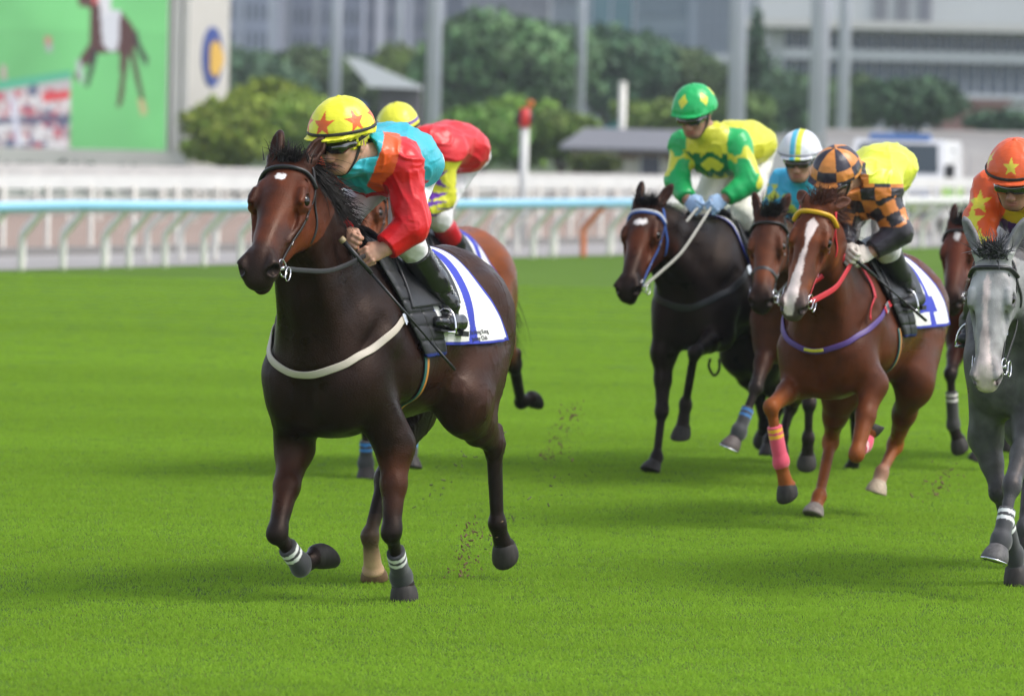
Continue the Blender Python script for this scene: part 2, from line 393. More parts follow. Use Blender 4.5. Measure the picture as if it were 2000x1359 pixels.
def horse(cfg):
    F = cfg['F']; S_ = cfg.get('S', 1.0); dz = cfg.get('dz', 0.0); h = cfg.get('h', .010)
    body, dark, pts_ = cfg['coat'], cfg['dark'], cfg['points']
    T = lambda x, y, z: V(x*S_, y*S_, z*S_+dz)
    root = thing('horse', cfg['label'], 'horse', (F.O[0], F.O[1], 0), F.rz, 'racehorses galloping on the turf')
    S = Sdf(); cm = dict(ca=body)
    # trunk
    S.ell(T(-.02, 0, 1.20), np.array([.62, .275, .345])*S_, .08, ca=body)
    S.ell(T(.34, 0, 1.16), np.array([.34, .225, .35])*S_, .10, ca=body)
    S.ell(T(-.30, 0, 1.25), np.array([.45, .26, .29])*S_, .10, ca=body)
    S.cone(T(.42, 0, 1.50), T(-.05, 0, 1.46), .085*S_, .06*S_, .12, wa=.06*S_, wb=.07*S_, ca=body)
    S.cone(T(-.05, 0, 1.42), T(-.60, 0, 1.42), .09*S_, .13*S_, .10, wa=.13*S_, wb=.15*S_, ca=body)
    S.ell(T(-.66, 0, 1.33), np.array([.30, .24, .22])*S_, .10, ca=body)
    lat = {'LF': 1, 'RF': -1, 'LH': 1, 'RH': -1}
    shp = {}
    for sgn, k in ((1, 'LF'), (-1, 'RF')):
        L = cfg['legs'][k]; sx = cfg.get('shx', {}).get(k, 0.0)
        sp = T(.50+sx, .152*sgn, 1.08); shp[k] = sp
        S.cone(T(.28, .07*sgn, 1.50), T(.40, .15*sgn, 1.22), .11*S_, .15*S_, .09, wa=.07*S_, wb=.09*S_, ca=body, tag='shoulder')
        S.cone(T(.40, .15*sgn, 1.22), sp, .13*S_, .10*S_, .08, wa=.09*S_, wb=.08*S_, ca=body, tag='shoulder')
        S.ell(T(.55+sx, .105*sgn, 1.02), np.array([.12, .115, .17])*S_, .07, ca=body, tag='chest')
    S.ell(T(.50, 0, .98), np.array([.14, .13, .15])*S_, .08, ca=body, tag='chest')
    for g in (1, -1):
        S.ell(T(.20, .215*g, 1.10), np.array([.17, .07, .13])*S_, .06, ca=body)                       # triceps
        S.cone(T(.47, .245*g, 1.30), T(.62, .16*g, 1.12), .020*S_, .014*S_, .07, neg=True)              # groove before the shoulder
    S.cone(T(.72, 0, 1.10), T(.66, 0, .90), .018, .022, .06, neg=True)                                  # pectoral groove
    # neck
    hd = cfg['head']; poll, muz = V(*hd['poll']), V(*hd['muzzle'])
    ax = nrm(muz-poll); s0 = hd.get('side', (0, 1, 0)); sd_ = nrm(V(*s0)-ax*(V(*s0)@ax)); up = np.cross(ax, sd_)   # ax: poll->muzzle, up: out of the forehead
    if up@V(1, 0, .6) < 0: up = -up
    sc = hd.get('sc', 1.0)
    wd = hd.get('wid', 1.06); H = lambda t, n, s: poll+(ax*t+up*n+sd_*s*wd)*sc
    HR = [ax, sd_, up]
    nb, nt_ = T(.44, 0, 1.30), H(.07, -.125, 0); nm = V(*hd['neck']) if 'neck' in hd else nb*.45+nt_*.55+V(-.02, 0, .02)
    sn = lambda p: nrm(np.cross(V(0, 0, 1), nrm(nt_-nb)))*1.0
    side = sn(0)
    S.cone(nb, nb*.4+nm*.6, .30*S_, .225*S_, .11, side=side, wa=.175*S_, wb=.125*S_, ca=body, tag='neck')
    S.cone(nb*.4+nm*.6, nm*.55+nt_*.45, .225*S_, .150*S_, .08, side=side, wa=.125*S_, wb=.096*S_, ca=body, tag='neck')
    S.cone(nm*.55+nt_*.45, nt_, .150*S_, .115*sc, .06, side=side, wa=.096*S_, wb=.074*sc, ca=body, tag='neck')
    for sg in (1, -1):   # jugular / brachiocephalic muscle
        S.cone(T(.55, .11*sg, 1.12), H(.10, -.16, .045*sg), .075*S_, .040, .06, wa=.05*S_, wb=.022, side=side, ca=body, tag='neck')
        S.cone(T(.30, .075*sg, 1.42), H(.04, -.10, .045*sg), .09*S_, .04, .06, wa=.05*S_, wb=.022, side=side, ca=body, tag='neck')
    # legs
    hoofs = []; legs = cfg['legs']
    for k in ('LF', 'RF', 'LH', 'RH'):
        L = [V(*q) for q in legs[k]]; sg = lat[k]
        if k[1] == 'F':
            el, kn, fe, ho = L
            S.cone(shp[k], el, .125*S_, .095*S_, .07, side=(0, 1, 0), wa=.095*S_, wb=.070*S_, ca=body, tag=k)
            fa = nrm(kn-el); bk = nrm(V(-.2, 0, 0)-fa*(V(-.2, 0, 0)@fa))
            S.cone(el, el*.55+kn*.45, .090*S_, .056*S_, .05, wa=.068*S_, wb=.047*S_, side=(0, 1, 0), ca=body, cb=mixc(body, pts_, .25), tag=k)
            S.cone(el*.55+kn*.45, kn, .056*S_, .036*S_, .035, wa=.047*S_, wb=.034*S_, side=(0, 1, 0), ca=mixc(body, pts_, .25), cb=pts_, tag=k)
            S.ell(kn-fa*.01, (.050*S_, .040*S_, .041*S_), .022, R=[fa, V(0, 1, 0), np.cross(fa, V(0, 1, 0))], ca=pts_, tag=k)
            cn = nrm(fe-kn); b2 = back_dir(cn, fa, ho-fe)
            S.cone(kn, fe, .029*S_, .025*S_, .025, wa=.026*S_, wb=.023*S_, side=(0, 1, 0), ca=pts_, tag=k)
            S.cone(kn+b2*.030, fe+b2*.026, .015*S_, .016*S_, .012, ca=pts_, tag=k)
            S.ell(fe+b2*.006, (.040*S_, .034*S_, .042*S_), .025, R=[cn, V(0, 1, 0), np.cross(cn, V(0, 1, 0))], ca=pts_, tag=k)
            S.ell(fe+b2*.030, (.022, .02, .022), .02, ca=pts_, tag=k)
        else:
            st, hk, fe, ho = L
            hip = T(-.66, .155*sg, 1.24)
            S.cone(hip, st, .215*S_, .150*S_, .10, side=(0, 1, 0), wa=.13*S_, wb=.10*S_, ca=body, tag=k)
            S.cone(T(-.80, .115*sg, 1.28), st*.35+hk*.65+V(-.03, 0, .08), .14*S_, .06*S_, .09, side=(0, 1, 0), wa=.10*S_, wb=.045*S_, ca=body, tag=k)
            ga = nrm(hk-st)
            S.cone(st, st*.5+hk*.5, .125*S_, .082*S_, .07, side=(0, 1, 0), wa=.085*S_, wb=.056*S_, ca=body, tag=k)
            S.cone(st*.5+hk*.5, hk, .082*S_, .043*S_, .05, side=(0, 1, 0), wa=.056*S_, wb=.034*S_, ca=body, cb=pts_, tag=k)
            cn = nrm(fe-hk); pb = nrm(ga-cn*(ga@cn))
            S.ell(hk, (.058*S_, .038*S_, .050*S_), .03, R=[cn, V(0, 1, 0), np.cross(cn, V(0, 1, 0))], ca=pts_, tag=k)
            S.cone(hk+pb*.02, hk-cn*.065+pb*.045, .030*S_, .020*S_, .03, ca=pts_, tag=k)
            S.cone(hk-cn*.06+pb*.045, st*.45+hk*.55+pb*.01, .016*S_, .03*S_, .04, ca=pts_, cb=body, tag=k)
            S.cone(hk, fe, .040*S_, .028*S_, .03, side=(0, 1, 0), wa=.032*S_, wb=.026*S_, ca=pts_, tag=k)
            S.cone(hk+pb*.02, fe+pb*.02, .020*S_, .018*S_, .02, ca=pts_, tag=k)
            b2 = pb
            S.ell(fe+b2*.006, (.040*S_, .034*S_, .042*S_), .025, R=[cn, V(0, 1, 0), np.cross(cn, V(0, 1, 0))], ca=pts_, tag=k)
            S.ell(fe+b2*.030, (.022, .02, .022), .02, ca=pts_, tag=k)
        pa = nrm(ho-fe); Lp = np.linalg.norm(ho-fe); cor = fe+pa*max(Lp-.075, .03)
        sock = cfg.get('socks', {}).get(k); pc = pts_ if sock is None else sock
        S.cone(fe, cor, .031*S_, .040*S_, .025, wa=.029*S_, wb=.040*S_, ca=pc, tag=k)
        S.ell(cor+pa*.01-b2*-.01, (.022, .044*S_, .044*S_), .02, R=[pa, V(0, 1, 0), np.cross(pa, V(0, 1, 0))], ca=pc, tag=k)
        # hoof capsule: flares toward the toe, heel cut away
        toe = nrm(-b2+pa*(pa@b2)); sidev = np.cross(pa, toe); hc = cfg.get('hoofc', {}).get(k, (.035, .030, .027))
        vs, fs = hoof_mesh(cor-pa*.004, pa, toe, sidev, S_*cfg.get('hoofs', 1.17))
        ho_o = mesh_from('hoof', vs, fs, HOOF, root, col=np.tile(np.array(hc, float), (len(vs), 1)))
        if k in cfg.get('shoes', ()):
            hs_ = S_*cfg.get('hoofs', 1.17); q = [cor-pa*.004+pa*(.077*(1-.42*(1-math.cos(a))/2))*hs_+toe*(.048*math.cos(a)*1.08+.011)*hs_+sidev*.047*math.sin(a)*hs_ for a in np.linspace(-2.3, 2.3, 19)]
            MB().tube(q, .006, 6).build('horseshoe', METAL, ho_o, True)
        bd = cfg.get('bandage', {}).get(k)
        if bd:
            kn = L[1]; bcol, scol, t0, t1, low = bd
            BS = Sdf(); BS.cone(kn*(1-t0)+fe*t0, fe, .041*S_, .038*S_, .02, side=(0, 1, 0), wa=.037*S_, wb=.036*S_, ca=bcol)
            a0 = kn*(1-t0)+fe*t0
            BS.cone(a0+b2*.022, fe+b2*.02, .026*S_, .030*S_, .02, ca=bcol)
            BS.ell(fe+b2*.008, (.046*S_, .042*S_, .050*S_), .02, R=[cn, V(0, 1, 0), np.cross(cn, V(0, 1, 0))], ca=bcol)
            if low: BS.cone(fe, fe*.4+cor*.6, .041*S_, .040*S_, .02, ca=bcol)
            lenc = np.linalg.norm(fe-kn)
            def cut(P, D, a0=a0, cn=cn): return np.maximum(D, -((P-a0)@cn))
            def pnt(P, C, a0=a0, cn=cn, scol=scol, bcol=bcol):
                t = (P-a0)@cn
                for lo_, hi_ in ((.012, .030), (.044, .062)):
                    m = ((t > lo_) & (t < hi_)); C[m] = scol
                return C
            sdf_obj('leg_bandage', BS, .0055, COTTON, root, paint=pnt, cut=cut)
    # head
    f_ = cfg.get('face', body); dk = cfg.get('muzzlec', dark); g = lambda c: dict(ca=c, tag='head')
    d2 = lambda r: np.array(r)*sc*V(1, wd, 1)
    S.ell(H(.09, -.085, 0), d2((.13, .080, .090)), .05, R=HR, **g(f_))
    S.ell(H(.17, -.072, 0), d2((.15, .083, .072)), .05, R=HR, **g(f_))
    S.cone(H(.20, -.070, 0), H(.50, -.060, 0), .068*sc, .042*sc, .05, side=sd_, wa=.074*sc, wb=.036*sc, ca=f_, cb=mixc(f_, dk, .35), tag='head')
    S.cone(H(.24, -.115, 0), H(.52, -.085, 0), .075*sc, .045*sc, .05, side=sd_, wa=.064*sc, wb=.044*sc, ca=f_, cb=mixc(f_, dk, .7), tag='head')
    S.cone(H(.22, -.022, 0), H(.50, -.028, 0), .022*sc, .018*sc, .04, side=sd_, wa=.040*sc, wb=.024*sc, ca=f_, cb=mixc(f_, dk, .35), tag='head')
    for sg in (1, -1):
        S.ell(H(.17, -.175, .042*sg), d2((.105, .030, .098)), .04, R=HR, **g(f_))
        S.cone(H(.17, -.23, .035*sg), H(.47, -.135, .016*sg), .045*sc, .026*sc, .04, side=sd_, wa=.026*sc, wb=.018*sc, ca=f_, cb=dk, tag='head')
        S.cone(H(.13, -.035, .066*sg), H(.205, -.028, .082*sg), .018*sc, .021*sc, .03, **g(f_))           # brow ridge
        S.ell(H(.205, -.052, .078*sg), d2((.042, .026, .034)), .025, R=HR, **g(mixc(f_, dark, .3)))       # orbit
        S.cone(H(.245, -.085, .078*sg), H(.37, -.090, .056*sg), .014*sc, .009*sc, .018, **g(f_))
        S.cone(H(.175, -.012, .078*sg), H(.235, -.016, .084*sg), .011*sc, .010*sc, .012, **g(mixc(f_, dark, .3))); S.cone(H(.19, -.068, .093*sg), H(.225, -.064, .092*sg), .008*sc, .008*sc, .010, **g(mixc(f_, dark, .5)))           # facial crest
        S.cone(H(.10, -.09, .070*sg), H(.19, -.078, .083*sg), .016*sc, .014*sc, .025, **g(f_))             # zygomatic arch
        S.ell(H(.11, -.050, .062*sg), d2((.026, .008, .014)), .03, R=HR, neg=True)                          # hollow above the eye
        S.ell(H(.30, -.055, .066*sg), d2((.05, .007, .02)), .03, R=HR, neg=True)
    S.ell(H(.535, -.078, 0), d2((.062, .060, .058)), .04, R=HR, **g(dk))
    for sg in (1, -1):
        S.ell(H(.550, -.055, .046*sg), d2((.044, .024, .036)), .020, R=[nrm(ax+up*.35), sd_, np.cross(ax+up*.35, sd_)], **g(dk))
        S.cone(H(.49, -.034, .032*sg), H(.555, -.028, .052*sg), .014*sc, .013*sc, .018, **g(dk))
        S.ell(H(.570, -.050, .060*sg), d2((.028, .020, .023)), .008, R=[nrm(ax+up*.5), sd_, np.cross(nrm(ax+up*.5), sd_)], neg=True)
        S.ell(H(.582, -.046, .050*sg), d2((.014, .014, .014)), .008, R=HR, neg=True)
        S.ell(H(.204, -.036, .104*sg), d2((.028, .022, .021)), .007, R=[ax, nrm(sd_*sg+up*.5), np.cross(ax, nrm(sd_*sg+up*.5))], neg=True)                       # eye opening
    S.ell(H(.585, -.095, 0), d2((.028, .042, .034)), .03, R=HR, **g(dk))
    S.ell(H(.550, -.142, 0), d2((.042, .028, .024)), .03, R=HR, **g(dk))
    S.ell(H(.575, -.122, 0), d2((.060, .060, .0045)), .010, R=[nrm(ax-up*.12), sd_, np.cross(nrm(ax-up*.12), sd_)], neg=True)
    # ears
    ears = hd.get('ears', [(-.9, .25, .30), (-.9, .25, -.30)]); el_ = hd.get('earlen', .155)*sc
    for sg, e in zip((1, -1), ears):
        ed = nrm(ax*e[0]+up*e[1]+sd_*e[2]); eb = H(.015, -.035, .052*sg); face_ = nrm(up*.8+sd_*sg*.6); face_ = nrm(face_-ed*(face_@ed)); es = np.cross(ed, face_)
        S.cone(eb, eb+ed*.03, .030*sc, .032*sc, .03, **g(mixc(f_, dark, .5)))
        S.ell(eb+ed*el_*.52, (el_*.52, .031*sc, .022*sc), .018, R=[ed, es, face_], **g(mixc(f_, dark, .4)))
        S.cone(eb+ed*el_*.7, eb+ed*el_*1.02, .017*sc, .004, .02, side=es, wa=.020*sc, wb=.004, **g(mixc(f_, dark, .6)))
        S.ell(eb+ed*el_*.55+face_*.020*sc, (el_*.40, .018*sc, .017*sc), .008, R=[ed, es, face_], neg=True)
    # dock of the tail
    S.cone(T(-.93, 0, 1.38), T(-1.02, 0, 1.30), .05, .035, .05, ca=dark, tag='dock')
    fp = cfg.get('facepaint'); hn = cfg.get('hn', True)
    def paint(P, C):
        q = (P-poll)@np.array([ax, up, sd_/wd]).T/sc; b_ = fbm(P, 4, 5)
        C = C*(1+.14*b_[:, None])
        # back blends towards the dorsal tint where one is given
        z = (P[:, 2]-dz)/S_
        if 'dorsal' in cfg: C = mix(C, cfg['dorsal'], sstep(1.35, 1.55, z)*.6*(P[:, 0] < .3))
        hd_m = (q[:, 0] > -.02) & (q[:, 1] > -.27)&(np.abs(q[:, 2]) < .16)
        nost = np.minimum(np.linalg.norm((q-V(.572, -.050, .056))/V(.022, .015, .020), axis=1), np.linalg.norm((q-V(.572, -.050, -.056))/V(.022, .015, .020), axis=1))
        C = mix(C, np.array((.004, .003, .003)), sstep(1.7, 1.2, nost)*hd_m)  # nostril hollows painted near black in place of the shade inside them
        eyem = np.minimum(np.linalg.norm((q-V(.204, -.042, .095))/V(.038, .032, .036), axis=1), np.linalg.norm((q-V(.204, -.042, -.095))/V(.038, .032, .036), axis=1))
        C = mix(C, np.array(cfg.get('eyering', (.016, .010, .008))), sstep(1.3, .7, eyem)*hd_m*.85)
        if fp is not None: C = fp(q, C, P, hd_m)
        if 'bodypaint' in cfg: C = cfg['bodypaint'](P, C, q)
        return np.clip(C, 0, 1)
    def disp(P):
        # muscle and vein relief on the trunk
        hd_ = sstep(-.16, -.02, (P-poll)@ax); n_ = (fbm(P*V(.6, 1, 1), 6.5, 2, 2)*.008*sstep(.45, .75, P[:, 2])+(1-np.abs(fbm(P*V(1, 1, .5), 8, 12, 2))*9).clip(0, 1)*.0034*sstep(.30, .55, P[:, 2])+(1-np.abs(fbm(P*V(1, 1, .6), 17, 33, 2))*8).clip(0, 1)*.0016*sstep(.2, .5, P[:, 2]))*(1-.75*hd_)
        return P+S.grad(P, .004)*n_[:, None]
    bo = sdf_obj('body', S, h, COAT, root, paint=paint, disp=disp if h < .0095 else None, newton=2 if h < .0095 else 1, sig=.03)
    bo['label'] = cfg.get('bodylabel', 'smooth coat with neck, head and legs in one skin')
    for sg in (1, -1):
        me = MB(); me.lathe([(.0245*sc*math.sin(a)+1e-5, .0245*sc*math.cos(a)) for a in np.linspace(0, PI, 12)], H(.204, -.043, .0825*sg), 16)
        me.build('eye', EYE, root, True)
    cfg.update(root=root, Sd=S, H=H, T=T, ax=ax, up=up, sd=sd_, sc=sc, poll=poll, muz=muz, S_=S_, dzz=dz)
    # mane and forelock
    rs = np.random.RandomState(cfg.get('seed', 1)); mc = cfg['mane']
    crest0, crest1 = T(.34, 0, 1.59), H(.02, -.02, 0)
    if cfg.get('manelocks', 1):
        nmn = cfg.get('nmane', 420); roots = []; dirs = []; ms = cfg.get('manedir', (-.5, .5, .35))
        mid = nm+nrm(np.cross(side, nrm(nt_-nb)))*-.0+V(0, 0, 0)
        # crest line: top of the neck found on the surface
        tt = rs.rand(nmn)*(cfg.get('maneto', 1)-cfg.get('manefrom', .25))+cfg.get('manefrom', .25)
        a_ = crest0[None]*(1-tt)[:, None]**2+2*((1-tt)*tt)[:, None]*(nm+V(-.08, 0, .22))[None]+(tt**2)[:, None]*crest1[None]
        a_ = S.proj(a_, -.004); a_ += side*rs.randn(nmn)[:, None]*.008
        locks('mane', a_, np.tile(V(*ms), (nmn, 1)), cfg.get('manelen', .17), HAIR, root, mc, .0035, 6, .7, .12, .28, seed=5, wind=cfg.get('manewind'))
        nf = cfg.get('nfore', 160); rr = np.array([H(.0+.03*rs.rand(), -.015, .045*rs.randn()*.6) for _ in range(nf)])
        fd = cfg.get('foredir', (-.3, 1.0, .2)); fd = ax*fd[0]+up*fd[1]+sd_*fd[2]
        locks('forelock', rr, np.tile(fd, (nf, 1)), cfg.get('forelen', .09), HAIR, root, mc, .004, 5, .5, .1, .35, seed=6)
    if cfg.get('tail', True):
        nt2 = 420; rr = np.array([T(-.98, .0, 1.32)+V(-.05*a, .03*rs.randn(), -.10*a+.02*rs.randn()) for a in rs.rand(nt2)])
        locks('tail', rr, np.tile(V(*cfg.get('taildir', (-.7, .1, -.35))), (nt2, 1)), cfg.get('taillen', .62), HAIR, root, mc, .0045, 8, .8, .05, .10, seed=8)
    return cfg
def mixc(a, b, t): return tuple(np.array(a)*(1-t)+np.array(b)*t)
def back_dir(cn, fa, pa):
    "palmar side of the cannon: inside the bend of the knee, or simply rearward when the leg is straight"
    b = -(fa-cn*(fa@cn)); r = V(-1, 0, 0)-cn*(-cn[0])
    if fa@cn > .85 or np.linalg.norm(b) < .1: b = r
    return nrm(b)
def hoof_mesh(c, pa, toe, sd_, s):
    n = 20; vs = []
    prof = [(-.004, .031, 0.0), (.003, .037, 0), (.014, .043, 0), (.04, .049, .004), (.066, .052, .009), (.074, .050, .009), (.072, .042, .008), (.068, .018, .006)]
    for z, r, sh in prof:
        for k in range(n):
            a = 2*PI*k/n; ca, sa = math.cos(a), math.sin(a)
            heel = (1-ca)/2
            rr = r*(1-.10*heel**2); zz = z*(1-.42*heel) if z > .02 else z
            vs.append(c+pa*zz*s+toe*(rr*ca*1.08+sh*1.2)*s+sd_*rr*sa*s)
    m = len(prof); fs = [(i*n+k, i*n+(k+1) % n, (i+1)*n+(k+1) % n, (i+1)*n+k) for i in range(m-1) for k in range(n)]
    fs += [tuple((m-1)*n+k for k in range(n))]
    return vs, fs
# ------------------------------------------------------------------ riders
def star_mask(U, Vv, R, rot=0.0):
    "five-pointed star of outer radius R"
    a = np.arctan2(Vv, U)-PI/2-rot; r = np.hypot(U, Vv); k = 2*PI/5
    a = np.abs((a+k/2) % k-k/2); inner = .42*R
    x, y = r*np.cos(a), r*np.sin(a); x1, y1 = R, 0.0; x2, y2 = inner*math.cos(k/2), inner*math.sin(k/2)
    return ((x2-x1)*(y-y1)-(y2-y1)*(x-x1)) > 0
def hand(S, wr, a, b, ca, sc=1.0, k=.008, wrap=None):
    "palm, four curled fingers of different lengths and a thumb; a: along the hand, b: towards the thumb, c: palm side"
    a = nrm(a); b = nrm(b-a*(b@a)); c = np.cross(a, b)*(1 if wrap is None else wrap)
    P = lambda x, y, z: wr+(a*x+b*y+c*z)*sc
    S.cone(wr-a*.03*sc, P(.02, 0, 0), .020*sc, .020*sc, .02, side=b, wa=.027*sc, wb=.030*sc, ca=ca)
    S.ell(P(.048, .002, 0), np.array([.044, .040, .017])*sc, .015, R=[a, b, c], ca=ca)
    S.ell(P(.035, .028, .010), np.array([.032, .014, .015])*sc, .012, R=[nrm(a+b*.5), nrm(b-a*.5), c], ca=ca)
    for i, (ln, y) in enumerate(((.92, .030), (1.0, .0105), (.95, -.0095), (.78, -.029))):
        r = (.0098, .0100, .0096, .0086)[i]*sc; p0 = P(.080-.004*abs(i-1), y, -.003); p1 = P(.080+.022*ln, y*1.05, .014); p2 = P(.074+.008*ln, y*1.05, .014+.026*ln); p3 = P(.056, y*1.05, .020+.020*ln)
        S.ell(p0, (r*1.15, r*1.15, r*1.15), .006, ca=ca)
        S.cone(p0, p1, r, r*.96, .004, ca=ca); S.cone(p1, p2, r*.96, r*.9, .004, ca=ca); S.cone(p2, p3, r*.9, r*.82, .004, ca=ca)
    S.cone(P(.022, .036, .010), P(.050, .046, .020), .0125*sc, .0110*sc, .007, ca=ca)
    S.cone(P(.050, .046, .020), P(.074, .034, .032), .0110*sc, .0088*sc, .005, ca=ca)
def jockey(cfg):
    F = cfg['F']; J = {k: V(*v) for k, v in cfg['J'].items()}; sc = cfg.get('sc', 1.0); h = cfg.get('h', .006)
    root = thing('person', cfg['label'], 'jockey', (F.O[0], F.O[1], 0), F.rz, 'jockeys riding in the race')
    hz = sc*cfg.get('hsc', 1.08)
    sk = cfg.get('skin', (.42, .22, .14)); glove = cfg.get('glove')
    fwd = nrm(V(*cfg['facedir'])); u0 = V(*cfg.get('headup', (0, 0, 1))); up = nrm(u0-fwd*(u0@fwd)); sd_ = np.cross(up, fwd)   # sd_: the rider's left
    hc = J['head']; H = lambda x, y, z: hc+(fwd*x+sd_*y+up*z)*hz; HR = [fwd, sd_, up]; d2 = lambda r: np.array(r)*hz
    # ---- body in one skin: face, neck, trunk, arms, hands, legs
    B = Sdf(); s_ = dict(ca=sk)
    B.ell(H(-.01, 0, .035), d2((.098, .076, .092)), .02, R=HR, **s_)
    B.ell(H(.030, 0, -.030), d2((.064, .060, .078)), .03, R=HR, **s_)
    B.ell(H(.058, 0, -.088), d2((.026, .030, .022)), .03, R=HR, **s_)                     # chin
    for g in (1, -1):
        B.cone(H(-.005, .060*g, -.045), H(.050, .025*g, -.092), .018*hz, .014*hz, .03, **s_)   # jaw
        B.ell(H(.062, .038*g, -.022), d2((.022, .022, .018)), .02, R=HR, **s_)             # cheekbone
        B.ell(H(.070, .032*g, .004), d2((.014, .018, .012)), .012, R=HR, neg=True)          # eye socket
        B.ell(H(-.012, .080*g, -.008), d2((.020, .008, .032)), .010, R=HR, **s_)           # ear
        B.ell(H(-.008, .088*g, -.006), d2((.010, .004, .018)), .005, R=HR, neg=True)
        B.ell(H(.098, .011*g, -.047), d2((.010, .009, .008)), .006, R=HR, **s_)            # nostril wing
        B.cone(H(.078, .012*g, .022), H(.066, .046*g, .020), .008*hz, .007*hz, .012, **s_)    # brow
        B.ell(H(.074, .031*g, .002), d2((.012, .0125, .0115)), .003, R=HR, ca=(.75, .72, .68))
    B.cone(H(.078, 0, .012), H(.103, 0, -.040), .010*hz, .0125*hz, .012, **s_)             # nose
    B.ell(H(.102, 0, -.044), d2((.012, .011, .010)), .008, R=HR, **s_)
    lip = cfg.get('lip', (.36, .12, .10))
    B.ell(H(.083, 0, -.066), d2((.010, .025, .0058)), .006, R=HR, ca=lip); B.ell(H(.081, 0, -.077), d2((.010, .022, .0065)), .006, R=HR, ca=lip)
    B.ell(H(.094, 0, -.0712), d2((.014, .024, .0016)), .003, R=HR, neg=True)
    nk = J['neck']; B.cone(H(-.035, 0, -.05), nk, .056*hz, .058*hz, .03, **s_)
    W = dict(k=.05, ca=cfg.get('shirt', (.5, .5, .5)), tag='torso')
    ch, pv = J['chest'], J['pelvis']; trd = nrm(ch-pv); lat = nrm(J['shL']-J['shR']); mid = (ch+pv)/2+V(*cfg.get('arch', (0, 0, .04)))
    leg_c = cfg.get('breech', (.78, .77, .78))
    def torso(S, e, c, k=.06, tag='torso'):
        S.cone(nk, ch, .060+e, .105+e, k, side=lat, wa=.085+e, wb=.150+e, ca=c, tag=tag)
        S.cone(ch, mid, .110+e, .098+e, k, side=lat, wa=.160+e, wb=.130+e, ca=c, tag=tag)
        S.cone(mid, pv, .098+e, .105+e, k, side=lat, wa=.130+e, wb=.150+e, ca=c, tag=tag)
        for q in ('L', 'R'): S.cone(ch*.35+nk*.65, J['sh'+q], .06+e, .062+e, k*.8, ca=c, tag=tag)
    def arm(S, q, e, ee, c, end=1.0, puff=0.0, tag=None):
        sh, el, wr = J['sh'+q], J['el'+q], J['wr'+q]; tag = tag or 'arm'+q
        S.cone(sh, el, .056+e, .042+e+puff*.4, .035, ca=c, tag=tag)
        w2 = el*(1-end)+wr*end; S.cone(el, w2, .042+e+puff*.5, .027+ee+puff, .03, ca=c, tag=tag+'f')
    def leg(S, q, e, c, k=.04, tag=None, lo=1.0):
        hp, kn, an = J['hip'+q], J['kn'+q], J['an'+q]; tag = tag or 'leg'+q
        S.cone(hp, kn, .098+e, .060+e, k, ca=c, tag=tag)
        a2 = kn*(1-lo)+an*lo; S.cone(kn, kn*.65+a2*.35, .056+e, .054+e, k, ca=c, tag=tag); S.cone(kn*.65+a2*.35, a2, .054+e, .054+e+(.034-.054)*min(lo, 1), k, ca=c, tag=tag)
    torso(B, -.025, sk)
    for q in 'LR':
        arm(B, q, -.010, 0, sk); leg(B, q, -.012, sk)
        S_glove = B if glove is None else None
        hand(B, J['wr'+q], J['ha'+q]-J['wr'+q], V(*cfg.get('thumb'+q, (0, -.6 if q == 'L' else .6, .8))), sk, sc*1.02, wrap=1 if q == 'L' else -1)
        B.cone(J['an'+q], J['to'+q]*.5+J['he'+q]*.5, .022, .016, .03, ca=sk)
    def pface(P, C):
        q = (P-hc)@np.array(HR).T/hz; m = (np.linalg.norm(q, axis=1) < .16)
        C = C*(1+.10*fbm(P, 14, 3)[:, None]); C = mix(C, np.array(sk)*V(1.15, .8, .75), m*sstep(.04, .01, np.linalg.norm((q-V(.09, 0, -.04))*V(1, .8, 1), axis=1))*.5)
        C = mix(C, np.array(sk)*.42, m*(q[:, 1]**2 < .0023)*sstep(.006, .001, np.abs(q[:, 2]-.019))*(q[:, 0] > .05)*(np.abs(q[:, 1]) > .012)*.9)
        e = np.minimum(np.hypot(q[:, 1]-.031, q[:, 2]-.002), np.hypot(q[:, 1]+.031, q[:, 2]-.002))
        C = mix(C, np.array((.02, .012, .01)), m*(e < .0058)*(q[:, 0] > .06)*1.0)
        C = mix(C, np.array(cfg.get('hair', (.02, .015, .012))), (m & (q[:, 2] > -.02+.0*q[:, 0]) & (q[:, 0] < -.03) & (np.linalg.norm(q-V(-.012, .084, -.008), axis=1) > .035) & (np.linalg.norm(q-V(-.012, -.084, -.008), axis=1) > .035))*1.0)
        return np.clip(C, 0, 1)
    bo = sdf_obj('body', B, cfg.get('hb', .0045), SKIN, root, paint=pface, newton=2, sig=.004)
    # ---- silks
    S = Sdf(); torso(S, .022, (.5, .5, .5)); cu = cfg.get('cuff', .92)
    hem = nrm(trd); S.p[-3]['rb'] = S.p[-3]['rb']
    for q in 'LR': arm(S, q, .022, .012, (.5, .5, .5), cu, .014)
    S.cone(H(-.03, 0, -.085), nk, .062*hz, .078*hz, .02, ca=(.5, .5, .5), tag='torso')      # collar
    bil = cfg.get('billow', .03); S.ell(pv+hem*.10+V(0, 0, bil*.6), (.15, .17, .105+bil*.4), .08, R=[hem, lat, np.cross(hem, lat)], ca=(.5, .5, .5), tag='torso')
    hz0 = cfg.get('hem', -.02); wv = {q: (J['wr'+q]-J['el'+q]) for q in 'LR'}
    def cut(P, D):
        D = np.maximum(D, -((P-pv)@hem-hz0))
        q = P-H(-.01, 0, -.070); D = np.where(np.linalg.norm(q, axis=1) < .13*hz, np.maximum(D, q@up), D)
        for g in 'LR':
            a_ = nrm(wv[g]); e_ = J['el'+g]+wv[g]*(cu+.03); s_ = np.linalg.norm(P-e_, axis=1) < .09; D = np.where(s_, np.maximum(D, (P-e_)@a_), D)
        return D
